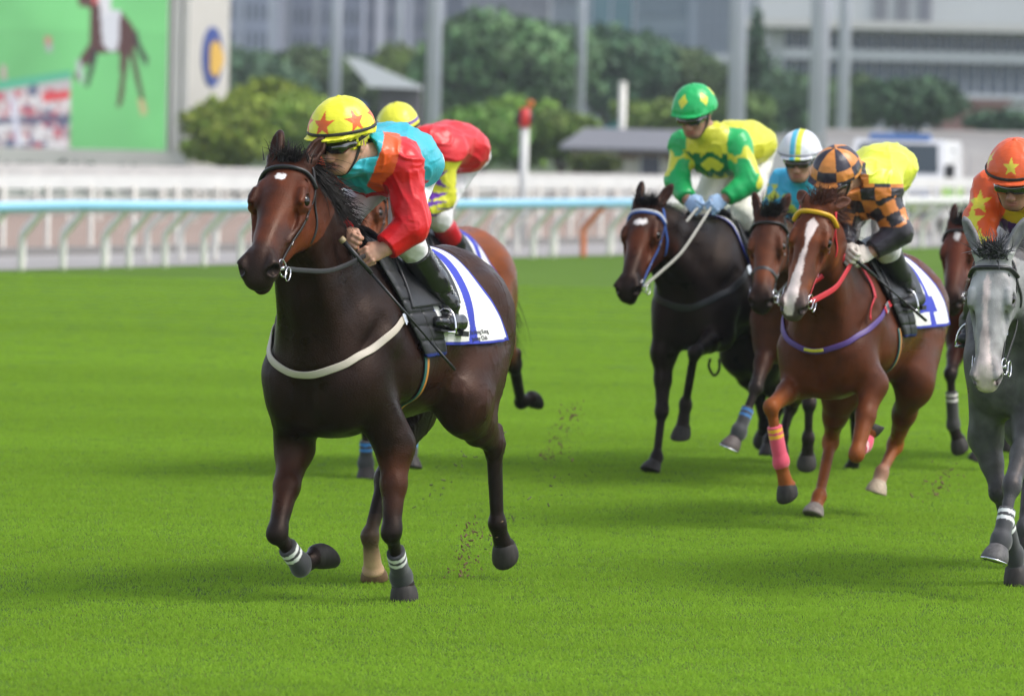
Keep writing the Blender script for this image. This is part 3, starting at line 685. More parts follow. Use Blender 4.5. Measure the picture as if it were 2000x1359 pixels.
    def folds(P, d, fr, off):
        "long soft creases running along d"
        d = nrm(d); a = nrm(np.cross(d, V(.3, .2, 1))); b = np.cross(d, a); Q = np.stack([(P@d)*fr*.20, (P@a)*fr, (P@b)*fr], 1); Q = Q+.35*np.stack([0*Q[:, 0], noise(P, 5, off), noise(P, 5, off+9)], 1)
        return np.clip(1-np.abs(noise(Q, 1.0, off))*2.2, -.2, 1)**2
    def wr(P):
        g = S.grad(P, .004); idx, T_, A = S.near(P); tg = np.array([p['tag'] for p in S.p])[idx]; arm = np.char.startswith(tg, 'arm')
        n_ = .010*fbm(P, 6, 3, 2)+.0085*folds(P, trd+V(0, .25, 0), 15, 4)*(~arm)+.004*folds(P, trd-V(0, .4, .2), 26, 14)*(~arm)
        for q_ in 'LR':
            e_, w_, s_ = J['el'+q_], J['wr'+q_], J['sh'+q_]; m = np.char.startswith(tg, 'arm'+q_)
            up_ = folds(P, e_-s_+V(.05, .08, 0), 17, 6)*.007; lo_ = folds(P, np.cross(w_-e_, V(0, 1, .3)), 15, 8)*.006+folds(P, w_-e_, 20, 18)*.004; t = sstep(-.05, .05, (P-e_)@nrm(w_-e_)); el_ = np.exp(-(np.linalg.norm(P-e_, axis=1)/.07)**2)
            n_ = n_+m*((1-t)*up_+t*lo_+el_*.008*folds(P, np.cross(e_-s_, w_-e_), 24, 28))
        cuffd = np.min([np.linalg.norm(P-(J['el'+q_]+wv[q_]*cu), axis=1) for q_ in 'LR'], 0)
        return P+g*(n_*cfg.get('wrinkle', 1.0)*sstep(.0, .05, cuffd))[:, None]
    def psilk(P, C):
        idx, T_, A = S.near(P); tg = np.array([p['tag'] for p in S.p])[idx]
        return cfg['silk'](P, C, tg, T_, A, J)
    so_ = sdf_obj('silks', S, h, SATIN, root, paint=psilk, disp=wr, cut=cut, newton=0)
    # ---- breeches
    R_ = Sdf()
    R_.ell(pv-hem*.02, (.135, .165, .125), .05, R=[hem, lat, np.cross(hem, lat)], ca=leg_c)
    R_.cone(pv+hem*.10, pv, .098, .11, .05, side=lat, wa=.12, wb=.14, ca=leg_c)
    bt = cfg.get('boot_top', .26)
    for q in 'LR': leg(R_, q, .006, leg_c, lo=bt+.04)
    def wr2(P):
        b = fbm(P*V(1, 1, 1), 16, 4, 3); return P+R_.grad(P, .004)*(b*.006)[:, None]
    sdf_obj('breeches', R_, h*1.1, COTTON, root, disp=wr2, newton=1)
    # ---- boots
    for q in 'LR':
        K = Sdf(); kn, an, to, he = J['kn'+q], J['an'+q], J['to'+q], J['he'+q]; t0 = kn*(1-bt)+an*bt; bc = cfg.get('bootc', (.012, .012, .013))
        K.cone(t0, kn*.35+an*.65, .068, .058, .03, ca=bc, tag='s'); K.cone(kn*.35+an*.65, an, .058, .047, .03, ca=bc, tag='s')
        fd = nrm(to-he); bl = he*.5+to*.5
        K.ell(an*.75+bl*.25, (.05, .043, .05), .03, ca=bc); K.cone(he+V(0, 0, .012), bl, .036, .036, .025, side=np.cross(V(0, 0, 1), fd), wa=.033, wb=.036, ca=bc); K.cone(bl, to, .034, .024, .02, side=np.cross(V(0, 0, 1), fd), wa=.042, wb=.034, ca=bc)
        def cutb(P, D, t0=t0, kn=kn, an=an): return np.where(np.linalg.norm(P-t0, axis=1) < .12, np.maximum(D, -((P-t0)@nrm(an-kn))), D)
        def wr3(P): return P+K.grad(P, .004)*(.006*fbm(P*V(.6, .6, 1.6), 20, 2, 2)*sstep(.25, .02, np.linalg.norm(P-an, axis=1)))[:, None]
        b_o = sdf_obj('boot', K, h*1.0, PATENT if cfg.get('patent', True) else LEATHER, root, cut=cutb, disp=wr3, newton=0)
        sl_ = MB(); upn = nrm(np.cross(fd, np.cross(V(0, 0, 1), fd))); dn = -upn
        sv = np.cross(fd, upn); L_ = np.linalg.norm(to-he)
        sl_.box((he+dn*.034)+fd*(-.002), (.056, .052, .022), ax=[fd, sv, upn]); sl_.box((he*.3+to*.7)+dn*.036, (L_*.66, .060, .009), ax=[fd, sv, upn])
        sl_.build('boot_sole', LEATHER, b_o)
        if cfg.get('laces') and q == 'L':
            lm = MB(); sa = nrm(an-kn); bk = nrm(V(*cfg['laces'])-sa*(V(*cfg['laces'])@sa)); sb = np.cross(sa, bk)
            for i in range(15):
                c_ = t0+(an-t0)*(.06+i*.066); c_ = c_+bk*(.061-.016*i/14)
                g_ = 1 if i % 2 else -1; lm.tube([c_-sb*.016*g_-sa*.009, c_+bk*.004, c_+sb*.016*g_+sa*.009], .0042, 5)
                for g2 in (1, -1): lm.tube([c_+sb*.019*g2-bk*.004, c_+sb*.019*g2+bk*.003], .0042, 6)
            lm.build('boot_lace', mat('lace', (.45, .45, .46), rough=.3), b_o, True)
        # stirrup iron under the ball of the foot
        if not cfg.get('nostirrup'):
            c0 = he*.35+to*.65+dn*.040; st = thing('stirrup', cfg['stir'+q], 'stirrup', (F.O[0], F.O[1], 0), F.rz, 'stirrup irons')
            m = MB(); m.box(c0, (.045, .112, .008), ax=[fd, sv, upn])
            m.tube([c0+sv*.054*math.cos(a)+upn*(.105*math.sin(a)) for a in np.linspace(0, PI, 15)], .0058, 7)
            m.build('stirrup_iron', METAL, st, True)
            top = c0+upn*.105; sdl = V(*cfg['saddle_bar'+q]); ribbon('stirrup_leather', polyline([top, top*.5+sdl*.5+sv*.004, sdl], .04), .018, .005, LEATHER, st, sv)
    # ---- cap over the helmet
    Cc = Sdf(); r = d2((.142, .117, .122)); cz = .055; bot = cfg.get('capbot', .036)
    Cc.ell(H(-.012, 0, cz), r, .02, R=HR, ca=(1, 1, 1)); Cc.ell(H(-.012, 0, cz-.02), r*V(1, 1, .95), .02, R=HR, ca=(1, 1, 1))
    Cc.ell(H(-.012, 0, cz+.122), d2((.010, .010, .007)), .006, R=HR, ca=(1, 1, 1))
    pk = nrm(fwd+up*-.10); Cc.ell(H(.108, 0, bot+.006), d2((.050, .094, .007)), .012, R=[pk, sd_, np.cross(pk, sd_)], ca=(1, 1, 1), tag='peak')
    def cutc(P, D):
        q = (P-hc)@np.array(HR).T/hz; return np.maximum(D, -(q[:, 2]-bot+np.clip(-q[:, 0], 0, 9)*.16+.012*sstep(.05, .13, q[:, 0]))*hz)
    def pcap(P, C):
        q = (P-hc)@np.array(HR).T/hz; return cfg['cap'](q, np.ones_like(C))
    def wc(P):
        q = (P-hc)@np.array(HR).T/hz
        a = np.arctan2(q[:, 1], q[:, 0]+.012); low = sstep(.10, .035, q[:, 2])*sstep(.02, .035, q[:, 2])
        n_ = (.0030*fbm(P*V(1, 1, .6), 26, 2, 2)+.0022*(1-2*np.abs(fbm(P, 20, 9, 2)))+.0015*np.cos(a*8))*(.45+.9*low)
        return P+Cc.grad(P, .004)*n_[:, None]
    co = sdf_obj('cap', Cc, min(h, .0038), SATIN, root, paint=pcap, disp=wc, cut=cutc, newton=0)
    co['label'] = cfg.get('caplabel', 'silk covered riding helmet')
    if cfg.get('band', True):
        n = 48; q = [H(-.012+.150*math.cos(a), .1245*math.sin(a), bot+.020+.012*(math.cos(a))*0) for a in np.linspace(0, 2*PI, n+1)]
        no = np.array([fwd*math.cos(a)+sd_*math.sin(a) for a in np.linspace(0, 2*PI, n+1)])
        ribbon('cap_band', np.array(q), .012*hz, .005, STRAP, co, no, cfg.get('bandc', (.02, .02, .02)))
    # chin strap
    cs = [H(-.005, .083, .03), H(.012, .080, -.03), H(.035, .058, -.085), H(.050, 0, -.114), H(.035, -.058, -.085), H(.012, -.080, -.03), H(-.005, -.083, .03)]
    q = polyline(cs, .015); q = B.proj(q, .003, 3); ribbon('chin_strap', q, .012, .003, STRAP, root, B.grad(q, .004), (.015, .015, .015))
    # goggles
    if cfg.get('goggles', True):
        G = Sdf(); gl = dict(ca=(.01, .01, .01))
        for g in (1, -1):
            G.cone(H(.094, .008*g, -.001), H(.082, .046*g, -.001), .026*hz, .026*hz, .010, side=up, **gl)
            G.cone(H(.078, .046*g, .005), H(.040, .076*g, .006), .024*hz, .015*hz, .012, side=up, **gl)
        for p in G.p: pass
        G.ell(H(.106, 0, -.022), d2((.022, .012, .016)), .008, R=HR, neg=True)
        G.ell(H(.0, 0, .0), d2((.076, .066, .09)), .004, R=HR, neg=True)
        sdf_obj('goggles', G, .0042, LENS if not cfg.get('clear') else mat('clear_goggles', (.05, .035, .03), rough=.06, spec=.8), root, newton=1)
        for g in (1, -1):
            gs = polyline([H(.045, .077*g, .008), H(.0, .092*g, .020), H(-.07, .088*g, .034), H(-.13, .03*g, .036)], .02)
            no = np.array([nrm(sd_*g*1.0+fwd*(-.2)) for _ in gs]); ribbon('goggle_strap', gs, .018, .004, STRAP, root, no, (.02, .02, .02))
            if cfg.get('rivet'): MB().lathe([(.0, .004), (.009, .003), (.010, -.003), (0, -.004)], H(.030, .083*g, .007), 12, R=np.array([fwd, up, sd_*g]).T).build('goggle_button', mat('brass', (.6, .42, .18), rough=.35, metal=.6), root, True)
    if glove is not None:
        for q in 'LR':
            G = Sdf(); hand(G, J['wr'+q], J['ha'+q]-J['wr'+q], V(*cfg.get('thumb'+q, (0, -.6 if q == 'L' else .6, .8))), glove, sc*1.16, wrap=1 if q == 'L' else -1)
            sdf_obj('glove', G, .005, COTTON, root, newton=1)
    cfg.update(root=root, B=B, silkS=S, Jn=J, H=H, HR=HR, hz=hz); return cfg
def whip(label, a, b, c, F):
    "riding whip: handle end a, through the hand b, to the padded tip c"
    t = thing('whip', label, 'whip', (F.O[0], F.O[1], 0), F.rz, 'jockeys\' whips')
    a, b, c = V(*a), V(*b), V(*c); d = nrm(c-a); L = np.linalg.norm(c-a)
    MB().tube([a, a+d*.02, a+d*.022], [.014, .015, .011], 10).build('knob', mat('whip_knob', (.35, .27, .15), rough=.5), t, True)
    MB().tube([a+d*.02, a+d*.20], [.0115, .0095], 10).build('handle', LEATHER, t, True)
    MB().tube([a+d*.20, a+d*(L-.16)], [.0065, .0045], 8).build('shaft', LEATHER, t, True)
    MB().tube([a+d*(L-.16), a+d*L], [.011, .012], 8, flat=.55).build('flap', LEATHER, t, True)
def place(F, S_, pts): return pts
# ------------------------------------------------------------------ tack
def body_sheet(S, zc, prof, nx, na, off):
    "prof: function (t in 0..1 along, a in -1..1 around) -> (x, angle)"
    T_, A_ = np.meshgrid(np.linspace(0, 1, nx), np.linspace(-1, 1, na), indexing='ij')
    x, ang = prof(T_, A_); P = np.stack([x, .55*np.sin(ang), zc+.55*np.cos(ang)], -1).reshape(-1, 3); c = np.stack([x, 0*x, zc+0*x], -1).reshape(-1, 3)
    lo = np.zeros(len(P)); hi = np.ones(len(P))                    # march from outside inwards along the spoke
    for _ in range(16):
        m = (lo+hi)/2; d = S.ev(c+(P-c)*m[:, None], .3) < off; lo = np.where(d, m, lo); hi = np.where(d, hi, m)
    return (c+(P-c)*((lo+hi)/2)[:, None]).reshape(nx, na, 3)
def sheet_obj(name, G, thick, mat_, parent, col):
    nx, na = G.shape[:2]; du = np.gradient(G, axis=0); dv = np.gradient(G, axis=1); N = np.cross(du, dv); N /= np.linalg.norm(N, axis=2)[..., None]+1e-9
    if (N[:, na//2, 2].mean() < 0): N = -N
    vs = np.concatenate([(G+N*thick).reshape(-1, 3), (G-N*.002).reshape(-1, 3)]); o = nx*na
    i, j = np.meshgrid(np.arange(nx-1), np.arange(na-1), indexing='ij'); a = (i*na+j).ravel()
    f1 = np.stack([a, a+1, a+na+1, a+na], 1); f2 = f1[:, ::-1]+o; ed = []
    rim = [i_*na for i_ in range(nx)]+[(nx-1)*na+j_ for j_ in range(1, na)]+[i_*na+na-1 for i_ in range(nx-2, -1, -1)]+[j_ for j_ in range(na-2, -1, -1)]
    for k in range(len(rim)-1): ed.append((rim[k], rim[k+1], rim[k+1]+o, rim[k]+o))
    f = np.concatenate([f1, f2, np.array(ed)]); c = np.concatenate([col.reshape(-1, 3)]*2)
    return mesh_from(name, vs, f, mat_, parent, col=c)
DIG = {'7': [[(-.5, 1), (.5, 1), (.5, .72), (.06, -1), (-.30, -1), (.10, .66), (-.5, .66)]],
       '4': [[(.16, 1), (.42, 1), (.42, -.28), (.62, -.28), (.62, -.58), (.42, -.58), (.42, -1), (.10, -1), (.10, -.58), (-.62, -.58), (-.62, -.30)], [(.10, .42), (.10, -.28), (-.26, -.28)]],
       '2': [[(-.5, .45), (-.5, .7), (-.3, 1), (.3, 1), (.5, .72), (.5, .25), (-.12, -.68), (.52, -.68), (.52, -1), (-.52, -1), (-.52, -.70), (.18, .25), (.18, .55), (.08, .68), (-.1, .68), (-.2, .55), (-.2, .45)]]}
def inpoly(x, y, poly):
    c = np.zeros(x.shape, bool); n = len(poly)
    for i in range(n):
        x1, y1 = poly[i]; x2, y2 = poly[(i+1) % n]
        if y1 == y2: continue
        c ^= ((y1 > y) != (y2 > y)) & (x < (x2-x1)*(y-y1)/(y2-y1)+x1)
    return c
def cloth(c, label, x0, x1, zb, digit=None, slant=.20, words=None, ripple=.008, border=(.03, .045, .36), amax=None, dpos=(.40, .30, .30), seed=0, off=.010):
    S, T = c['Sd'], c['T']; F = c['F']; zc = T(0, 0, 1.22)[2]; nx, na = 120, 260
    root = thing('saddle_cloth', label, 'saddle cloth', (F.O[0], F.O[1], 0), F.rz, 'saddle cloths')
    am = amax or math.radians(98)
    def prof(t, a): return x0+(x1-x0)*t-slant*np.abs(a)**1.5*(t*.5+.5)+.0*t, a*am*(1-.06*(t-.5)**2)
    G = body_sheet(S, zc, prof, nx, na, off)
    t, a = np.meshgrid(np.linspace(0, 1, nx), np.linspace(-1, 1, na), indexing='ij')
    P = G.reshape(-1, 3); rp = (fbm(P*V(1, .3, .5), 9, seed, 2)*.6+np.sin(P[:, 0]*42+P[:, 2]*9+fbm(P, 4, 2)*4)*.5).reshape(nx, na)
    N = np.stack([0*t, np.sin(a*am), np.cos(a*am)], -1); G = G+N*(ripple*(.3+np.abs(a)**2)[..., None]*(rp*.5+.6)[..., None])
    # distances on the cloth
    du = np.concatenate([np.zeros((1, na)), np.cumsum(np.linalg.norm(np.diff(G, axis=0), axis=2), 0)], 0); dv = np.concatenate([np.zeros((nx, 1)), np.cumsum(np.linalg.norm(np.diff(G, axis=1), axis=2), 1)], 1)
    ul = du[-1:, :]; vl = dv[:, -1:]
    C = np.tile(np.array((.74, .73, .69)), (nx, na, 1)); e = np.minimum(np.minimum(du, ul-du), np.minimum(dv, vl-dv)); C[e < .015] = border
    vc = dv-dv[:, na//2:na//2+1]
    if digit:
        for g in (1, -1):
            uu = (du-dpos[0])/(dpos[2]*.5)*g*1.0; vv = -(vc*g-dpos[1])/(dpos[2]*.62)
            for i, pl in enumerate(DIG[digit]):
                m = inpoly(-uu*-1 if g == 1 else uu, vv, pl) & (vc*g > 0); C[m] = (.035, .05, .42) if i == 0 else (.74, .73, .69)
    o = sheet_obj('cloth_sheet', G, .003, CLOTH, root, C)
    if words:
        for (txt, u_, v_, size, colr) in words:
            cu = bpy.data.curves.new('lettering', 'FONT'); cu.body = txt; cu.size = size; cu.align_x = 'LEFT'; cu.resolution_u = 2; cu.offset = size*.02
            to = bpy.data.objects.new('lettering', cu); COL.objects.link(to); dg = bpy.context.evaluated_depsgraph_get(); me = bpy.data.meshes.new_from_object(to.evaluated_get(dg))
            bpy.data.objects.remove(to); co = np.array([v.co[:] for v in me.vertices])
            if not len(co): continue
            U = u_+co[:, 0]; W_ = v_-co[:, 1]; out = []
            for a_, b_ in zip(U, W_):
                jm = int(np.argmin(np.abs(vc[nx//2]-b_))); ii = np.interp(a_, du[:, jm], np.arange(nx)); i0 = int(min(ii, nx-2)); fr = ii-i0
                jj = np.interp(b_, vc[i0], np.arange(na)); j0 = int(min(jj, na-2)); fj = jj-j0
                out.append((G[i0, j0]*(1-fr)+G[i0+1, j0]*fr)*(1-fj)+(G[i0, j0+1]*(1-fr)+G[i0+1, j0+1]*fr)*fj+N[i0, j0]*.0055)
            mesh_from('lettering', out, [tuple(p.vertices) for p in me.polygons], mat('print_'+str(colr), colr, rough=.7), o, smooth=False)
    return root, G
def saddle(c, label, xc=.0, pad=True, padx=(.42, .06), padl=None, edge=None):
    S, T = c['Sd'], c['T']; F = c['F']; zc = T(0, 0, 1.22)[2]
    root = thing('saddle', label, 'saddle', (F.O[0], F.O[1], 0), F.rz, 'racing saddles')
    G = body_sheet(S, zc, lambda t, a: (T(xc+.20, 0, 0)[0]-t*.42-.05*np.abs(a)+.09*np.abs(a)*(t < 2), a*math.radians(66)), 40, 60, .030)
    t, a = np.meshgrid(np.linspace(0, 1, 40), np.linspace(-1, 1, 60), indexing='ij')
    G[..., 2] += (.055*np.abs(t-.45)**1.3*2.2)*np.exp(-(a/.22)**2)
    sheet_obj('seat', G, .012, LEATHER, root, np.tile(np.array((.016, .016, .018)), (40, 60, 1)))
    if pad:
        nx, na = 60, 150
        P = body_sheet(S, zc, lambda t, a: (T(padx[0], 0, 0)[0]-t*(padx[0]-padx[1])-.22*np.abs(a)**1.3+.04*t, a*math.radians(104)), nx, na, .012)
        t, a = np.meshgrid(np.linspace(0, 1, nx), np.linspace(-1, 1, na), indexing='ij')
        q = np.abs(((a*9) % 1)-.5)*2; r = np.abs(((t*2) % 1)-.5)*2; puff = np.clip(1-q**8, 0, 1)*np.clip(1-r**8, 0, 1)*.010
        N = np.stack([0*t, np.sin(a*1.8), np.cos(a*1.8)], -1); P = P+N*puff[..., None]
        Cc = np.tile(np.array((.014, .014, .016)), (nx, na, 1))
        if edge is not None: Cc[(t > .955) | (np.abs(a) > .985)] = edge
        sheet_obj('foam_pad', P, .012, mat('quilted_pad', attr=True, rough=.5, bump=.001, bump_sc=60), root, Cc)
    return root
def girth(c, label, x=.16, cols=((.5, .2, .03), (.02, .10, .09)), w_=.05):
    S, T = c['Sd'], c['T']; F = c['F']; zc = T(0, 0, 1.1)[2]; root = thing('girth', label, 'girth', (F.O[0], F.O[1], 0), F.rz, 'girths')
    an = np.linspace(math.radians(75), math.radians(285), 60)
    for i, cc in enumerate(cols):
        xx = T(x, 0, 0)[0]+(i-.5)*w_*.5; lo = np.array([V(xx, .5*math.sin(a), zc+.6*math.cos(a)) for a in an])
        ct = np.array([V(xx, 0, zc)]*len(an)); l_ = np.zeros(len(an)); h_ = np.ones(len(an))
        for _ in range(14):
            m = (l_+h_)/2; d = S.ev(ct+(lo-ct)*m[:, None], .3) < .007; l_ = np.where(d, m, l_); h_ = np.where(d, h_, m)
        q = ct+(lo-ct)*l_[:, None]; ribbon('girth_band', q, w_*.5, .004, STRAP, root, S.grad(q, .004), cc)
def bridle(c, label, brow=(.02, .02, .022), browu=None, cheek=(.018, .018, .02), noseband=False, hands=None, rein=(.02, .02, .022), reinw=.020, cheekw=.014, browr=.010, sides=(1, -1), reinlabel=None):
    S, H = c['Sd'], c['H']; F = c['F']; root = thing('bridle', label, 'bridle', (F.O[0], F.O[1], 0), F.rz, 'bridles')
    bb = [H(.090, -.085, .090), H(.070, -.030, .086), H(.072, .015, .05), H(.075, .025, 0), H(.072, .015, -.05), H(.070, -.030, -.086), H(.090, -.085, -.090)]
    q = polyline(bb, .012); q = S.proj(q, .008, 4)
    m = MB(); m.tube(q, browr*c['sc'], 8, flat=.8); o = m.build('browband', mat('band_'+str(brow), brow, rough=.35, spec=.5), root, True)
    if browu is not None: m = MB(); m.tube(q+c['up']*-.003+c['ax']*.010, browr*.8, 6); m.build('browband_lining', mat('band_'+str(browu), browu, rough=.4), o, True)
    strap('headpiece', S, [H(.085, -.09, .09), H(.02, -.05, .075), H(-.02, -.01, .03), H(-.02, -.01, -.03), H(.02, -.05, -.075), H(.085, -.09, -.09)], .018, .004, STRAP, root, cheek, .006)
    for g in sides:
        strap('cheekpiece', S, [H(.085, -.085, .094*g), H(.17, -.125, .088*g), H(.30, -.145, .075*g), H(.42, -.120, .058*g), H(.475, -.118, .054*g)], cheekw*1.1, .005, STRAP, root, cheek, .005)
        bk = MB(); p = S.proj(np.array([H(.20, -.130, .085*g), H(.33, -.145, .07*g)]), .008, 4)
        for pp in p: bk.box(pp, (.020, .006, .016), ax=[c['ax'], nrm(S.grad(pp[None])[0]), np.cross(c['ax'], nrm(S.grad(pp[None])[0]))])
        bk.build('buckle', METAL, root, False)
        rc = S.proj(H(.490, -.112, .060*g)[None], .012, 4)[0]; nr = nrm(c['sd']*g+c['up']*.2); u1 = nrm(c['ax']-nr*(c['ax']@nr)); u2 = np.cross(nr, u1)
        rg = MB(); rg.tube([rc+u1*.036*math.cos(a)+u2*.036*math.sin(a) for a in np.linspace(0, 2*PI, 25)], .0036, 6); rg.tube([rc+u1*.004-nr*.03, rc+nr*.008], .007, 8)
        rg.tube([rc+u1*.036*math.cos(a)+u2*.02*math.sin(a)+u2*.035+nr*.01 for a in np.linspace(0, 2*PI, 21)], .0026, 6); rg.build('bit', METAL, root, True)
        c['ring%d' % g] = rc
    strap('throat_strap', S, [H(.085, -.09, .092), H(.12, -.19, .080), H(.15, -.265, .045), H(.155, -.29, 0), H(.15, -.265, -.045), H(.12, -.19, -.080), H(.085, -.09, -.092)], .012, .004, STRAP, root, cheek, .005)
    if noseband: strap('noseband', S, [H(.40, -.17, 0), H(.39, -.13, .06), H(.38, -.06, .066), H(.37, -.0, 0), H(.38, -.06, -.066), H(.39, -.13, -.06), H(.40, -.17, 0)], .022, .005, STRAP, root, noseband, .005)
    if hands is not None:
        for g, hpos in zip((1, -1), hands):
            if hpos is None: continue
            a_, b_ = c['ring%d' % g], V(*hpos); mid_ = a_*.5+b_*.5+V(0, .02*g, -.035); q = polyline([a_, a_*.78+b_*.22+V(0, .01*g, -.02), mid_, b_*.8+a_*.2+V(0, .005*g, -.02), b_, b_+(b_-a_)*.08+V(-.02, 0, -.04)], .03)
            ribbon('rein', q, reinw, .004, STRAP, root, np.tile(nrm(np.cross(b_-a_, V(0, 0, 1)))*g*1.0, (len(q), 1)), rein)
    return root
def breast(c, label, col, w_=.032, pts=None, badge=None, tips=None, tipc=(.6, .02, .03), clip=True):
    S, T = c['Sd'], c['T']; F = c['F']; root = thing('breast_girth', label, 'breast girth', (F.O[0], F.O[1], 0), F.rz, 'breast girths')
    pts = pts or [T(.18, .32, 1.36), T(.34, .31, 1.30), T(.50, .27, 1.22), T(.63, .15, 1.13), T(.70, 0, 1.075), T(.63, -.15, 1.13), T(.50, -.27, 1.22), T(.34, -.31, 1.30), T(.18, -.32, 1.36)]
    o = strap('chest_band', S, pts, w_, .006, STRAP, root, col, .007)
    if badge: strap('badge', S, [T(.68, .05, 1.092), T(.70, 0, 1.078), T(.68, -.05, 1.092)], w_*.55, .004, STRAP, root, badge, .013)
    if tips: strap('end_tab', S, pts[:2], w_*1.2, .007, STRAP, root, tipc, .012)
    if clip:
        b = MB(); p = S.proj(np.array([pts[1]*.6+pts[0]*.4]), .014, 4)[0]; n_ = S.grad(p[None])[0]; t_ = nrm(pts[1]-pts[0]); t_ = nrm(t_-n_*(t_@n_)); b.box(p, (.05, .044, .006), ax=[t_, np.cross(n_, t_), n_]); b.box(p+t_*.035, (.012, .05, .008), ax=[t_, np.cross(n_, t_), n_]); b.build('buckle', METAL, root)
    return root
# ------------------------------------------------------------------ ground, tracks, rails
A0, B0 = at(0, 530, z=0), at(1200, 500, z=0); RD = nrm((B0-A0)*V(1, 1, 0)); RN = V(-RD[1], RD[0], 0)      # along the rail / away from the camera
if RN[1] < 0: RN = -RN
SD = V(RD[1], -RD[0], 0)
def rp(t, o=0.0, z=0.0): return A0*V(1, 1, 0)+RD*t+RN*o+V(0, 0, z)
def turf_mat(name, c1, c2, c3, sc):
    m = bpy.data.materials.new(name); m.use_nodes = True; n = m.node_tree; N = n.nodes.new; L = n.links.new; b = n.nodes['Principled BSDF']
    b.inputs['Roughness'].default_value = .85; b.inputs['Specular IOR Level'].default_value = .15
    tc = N('ShaderNodeTexCoord'); t1 = N('ShaderNodeTexNoise'); t1.inputs['Scale'].default_value = .35; t1.inputs['Detail'].default_value = 5; t2 = N('ShaderNodeTexNoise'); t2.inputs['Scale'].default_value = sc; t2.inputs['Detail'].default_value = 6
    mp = N('ShaderNodeMapping'); L(tc.outputs['Object'], mp.inputs[0]); mp.inputs['Scale'].default_value = (1, .45, 1); L(mp.outputs[0], t1.inputs[0]); L(tc.outputs['Object'], t2.inputs[0])
    r1 = N('ShaderNodeValToRGB'); r1.color_ramp.elements[0].position = .36; r1.color_ramp.elements[0].color = (*c1, 1); r1.color_ramp.elements[1].position = .64; r1.color_ramp.elements[1].color = (*c2, 1); L(t1.outputs[0], r1.inputs[0])
    r2 = N('ShaderNodeMapRange'); L(t2.outputs[0], r2.inputs[0]); r2.inputs[1].default_value = .42; r2.inputs[2].default_value = .75
    mx = N('ShaderNodeMix'); mx.data_type = 'RGBA'; L(r1.outputs[0], mx.inputs['A']); mx.inputs['B'].default_value = (*c3, 1); s_ = N('ShaderNodeMath'); s_.operation = 'MULTIPLY'; s_.inputs[1].default_value = .5; L(r2.outputs[0], s_.inputs[0]); L(s_.outputs[0], mx.inputs['Factor'])
    L(mx.outputs['Result'], b.inputs['Base Color'])
    bp = N('ShaderNodeBump'); bp.inputs['Distance'].default_value = .02; L(t2.outputs[0], bp.inputs['Height']); L(bp.outputs[0], b.inputs['Normal']); return m
TURF = turf_mat('turf', (.074, .150, .006), (.090, .176, .008), (.092, .160, .010), 26)
mb = MB(); mb.add([(-1500, -200, -.03), (1500, -200, -.03), (1500, 3500, -.03), (-1500, 3500, -.03)], [(0, 1, 2, 3)])
setp(mb.build('ground', mat('infield', (.075, .11, .04), rough=.9, noise_amt=.25, noise_sc=.2)), kind='structure')
def strip(name, o0, o1, z, m_, t0=-120, t1=420):
    b = MB(); b.add([rp(t0, o0, z), rp(t1, o0, z), rp(t1, o1, z), rp(t0, o1, z)], [(0, 1, 2, 3)]); o = b.build(name, m_); return setp(o, kind='structure')
strip('turf_track', -130, .25, 0.0, TURF)
DIRTM = mat('sand_track', (.30, .215, .17), rough=.9, noise_amt=.12, noise_sc=.8, bump=.02, bump_sc=4)
strip('path', .25, 3.6, .004, mat('path_concrete', (.33, .31, .30), rough=.85, noise_amt=.10, noise_sc=1.5))
b = MB(); b.box(rp(150, 3.75, .05), (540, .25, .12), ax=[RD, RN, V(0, 0, 1)]); setp(b.build('kerb', mat('kerb_stone', (.22, .21, .20), rough=.9)), kind='structure')
strip('sand_track', 3.9, 19, .004, DIRTM)
WHITE = mat('white_paint', (.62, .61, .585), rough=.45, noise_amt=.06, noise_sc=3); BLUE = mat('blue_rail', (.26, .54, .72), rough=.4, noise_amt=.05, noise_sc=2); CREAM = mat('cream_post', (.80, .77, .70), rough=.5, noise_amt=.08, noise_sc=4)
def goose(name, label, off, t0, t1, step, topm, group, split=None, zt=.815, orange=None, lead=-.38):
    """running rail on goose-neck posts"""
    root = thing(name, label, 'running rail', tuple(rp(0, off)), 0, group); o0 = rp(0, off)
    loc = lambda p: p-o0
    segs = [(t0, t1, topm)] if split is None else [(t0, split, topm), (split, t1, WHITE)]
    for a, b_, m_ in segs:
        ts = np.arange(a, b_+.01, 3.0); ts[-1] = b_
        MB().tube([loc(rp(t, off+lead, zt+.012*math.sin(t*1.3)+.008*math.sin(t*.61))) for t in ts], .066, 10).build('rail', m_, root, True)
        MB().tube([loc(rp(t, off+lead, zt+.054+.012*math.sin(t*1.3)+.008*math.sin(t*.61))) for t in ts], .022, 8).build('rail_highlight', WHITE, root, True)  # thin white tube stands for the highlight along the rail's top
    base = None; i = 0
    for t in np.arange(t0+.4, t1, step):
        if base is None:
            pr = polyline([V(0, 0, -.02), V(0, 0, .30), V(0, 0, .42), RN*lead*.35+V(0, 0, .56), RN*lead*.95+V(0, 0, zt-.03)], .08)
            base = MB().tube(pr, .046, 8).build('post', CREAM, root, True); o = base
        else: o = base.copy(); COL.objects.link(o)
        j = (random.random()-.5)*.3; o.location = loc(rp(t+j, off))
        if orange and abs(t-orange) < step/2: o.data = base.data.copy(); o.data.materials[0] = mat('orange_post', (.75, .20, .06), rough=.5); o['label'] = 'orange post among the cream ones'
        i += 1
tb = float((at(1205, 500, z=0)-A0)@RD)
goose('running_rail', 'blue topped running rail on bent cream posts at the edge of the turf', 0, -8, 60, .74, BLUE, 'rails along the tracks', tb, orange=float((at(1128, 501, z=0)-A0)@RD))
goose('running_rail', 'second white running rail on bent posts just behind the blue topped rail', 1.3, -6, 62, .86, WHITE, 'rails along the tracks', zt=.74)
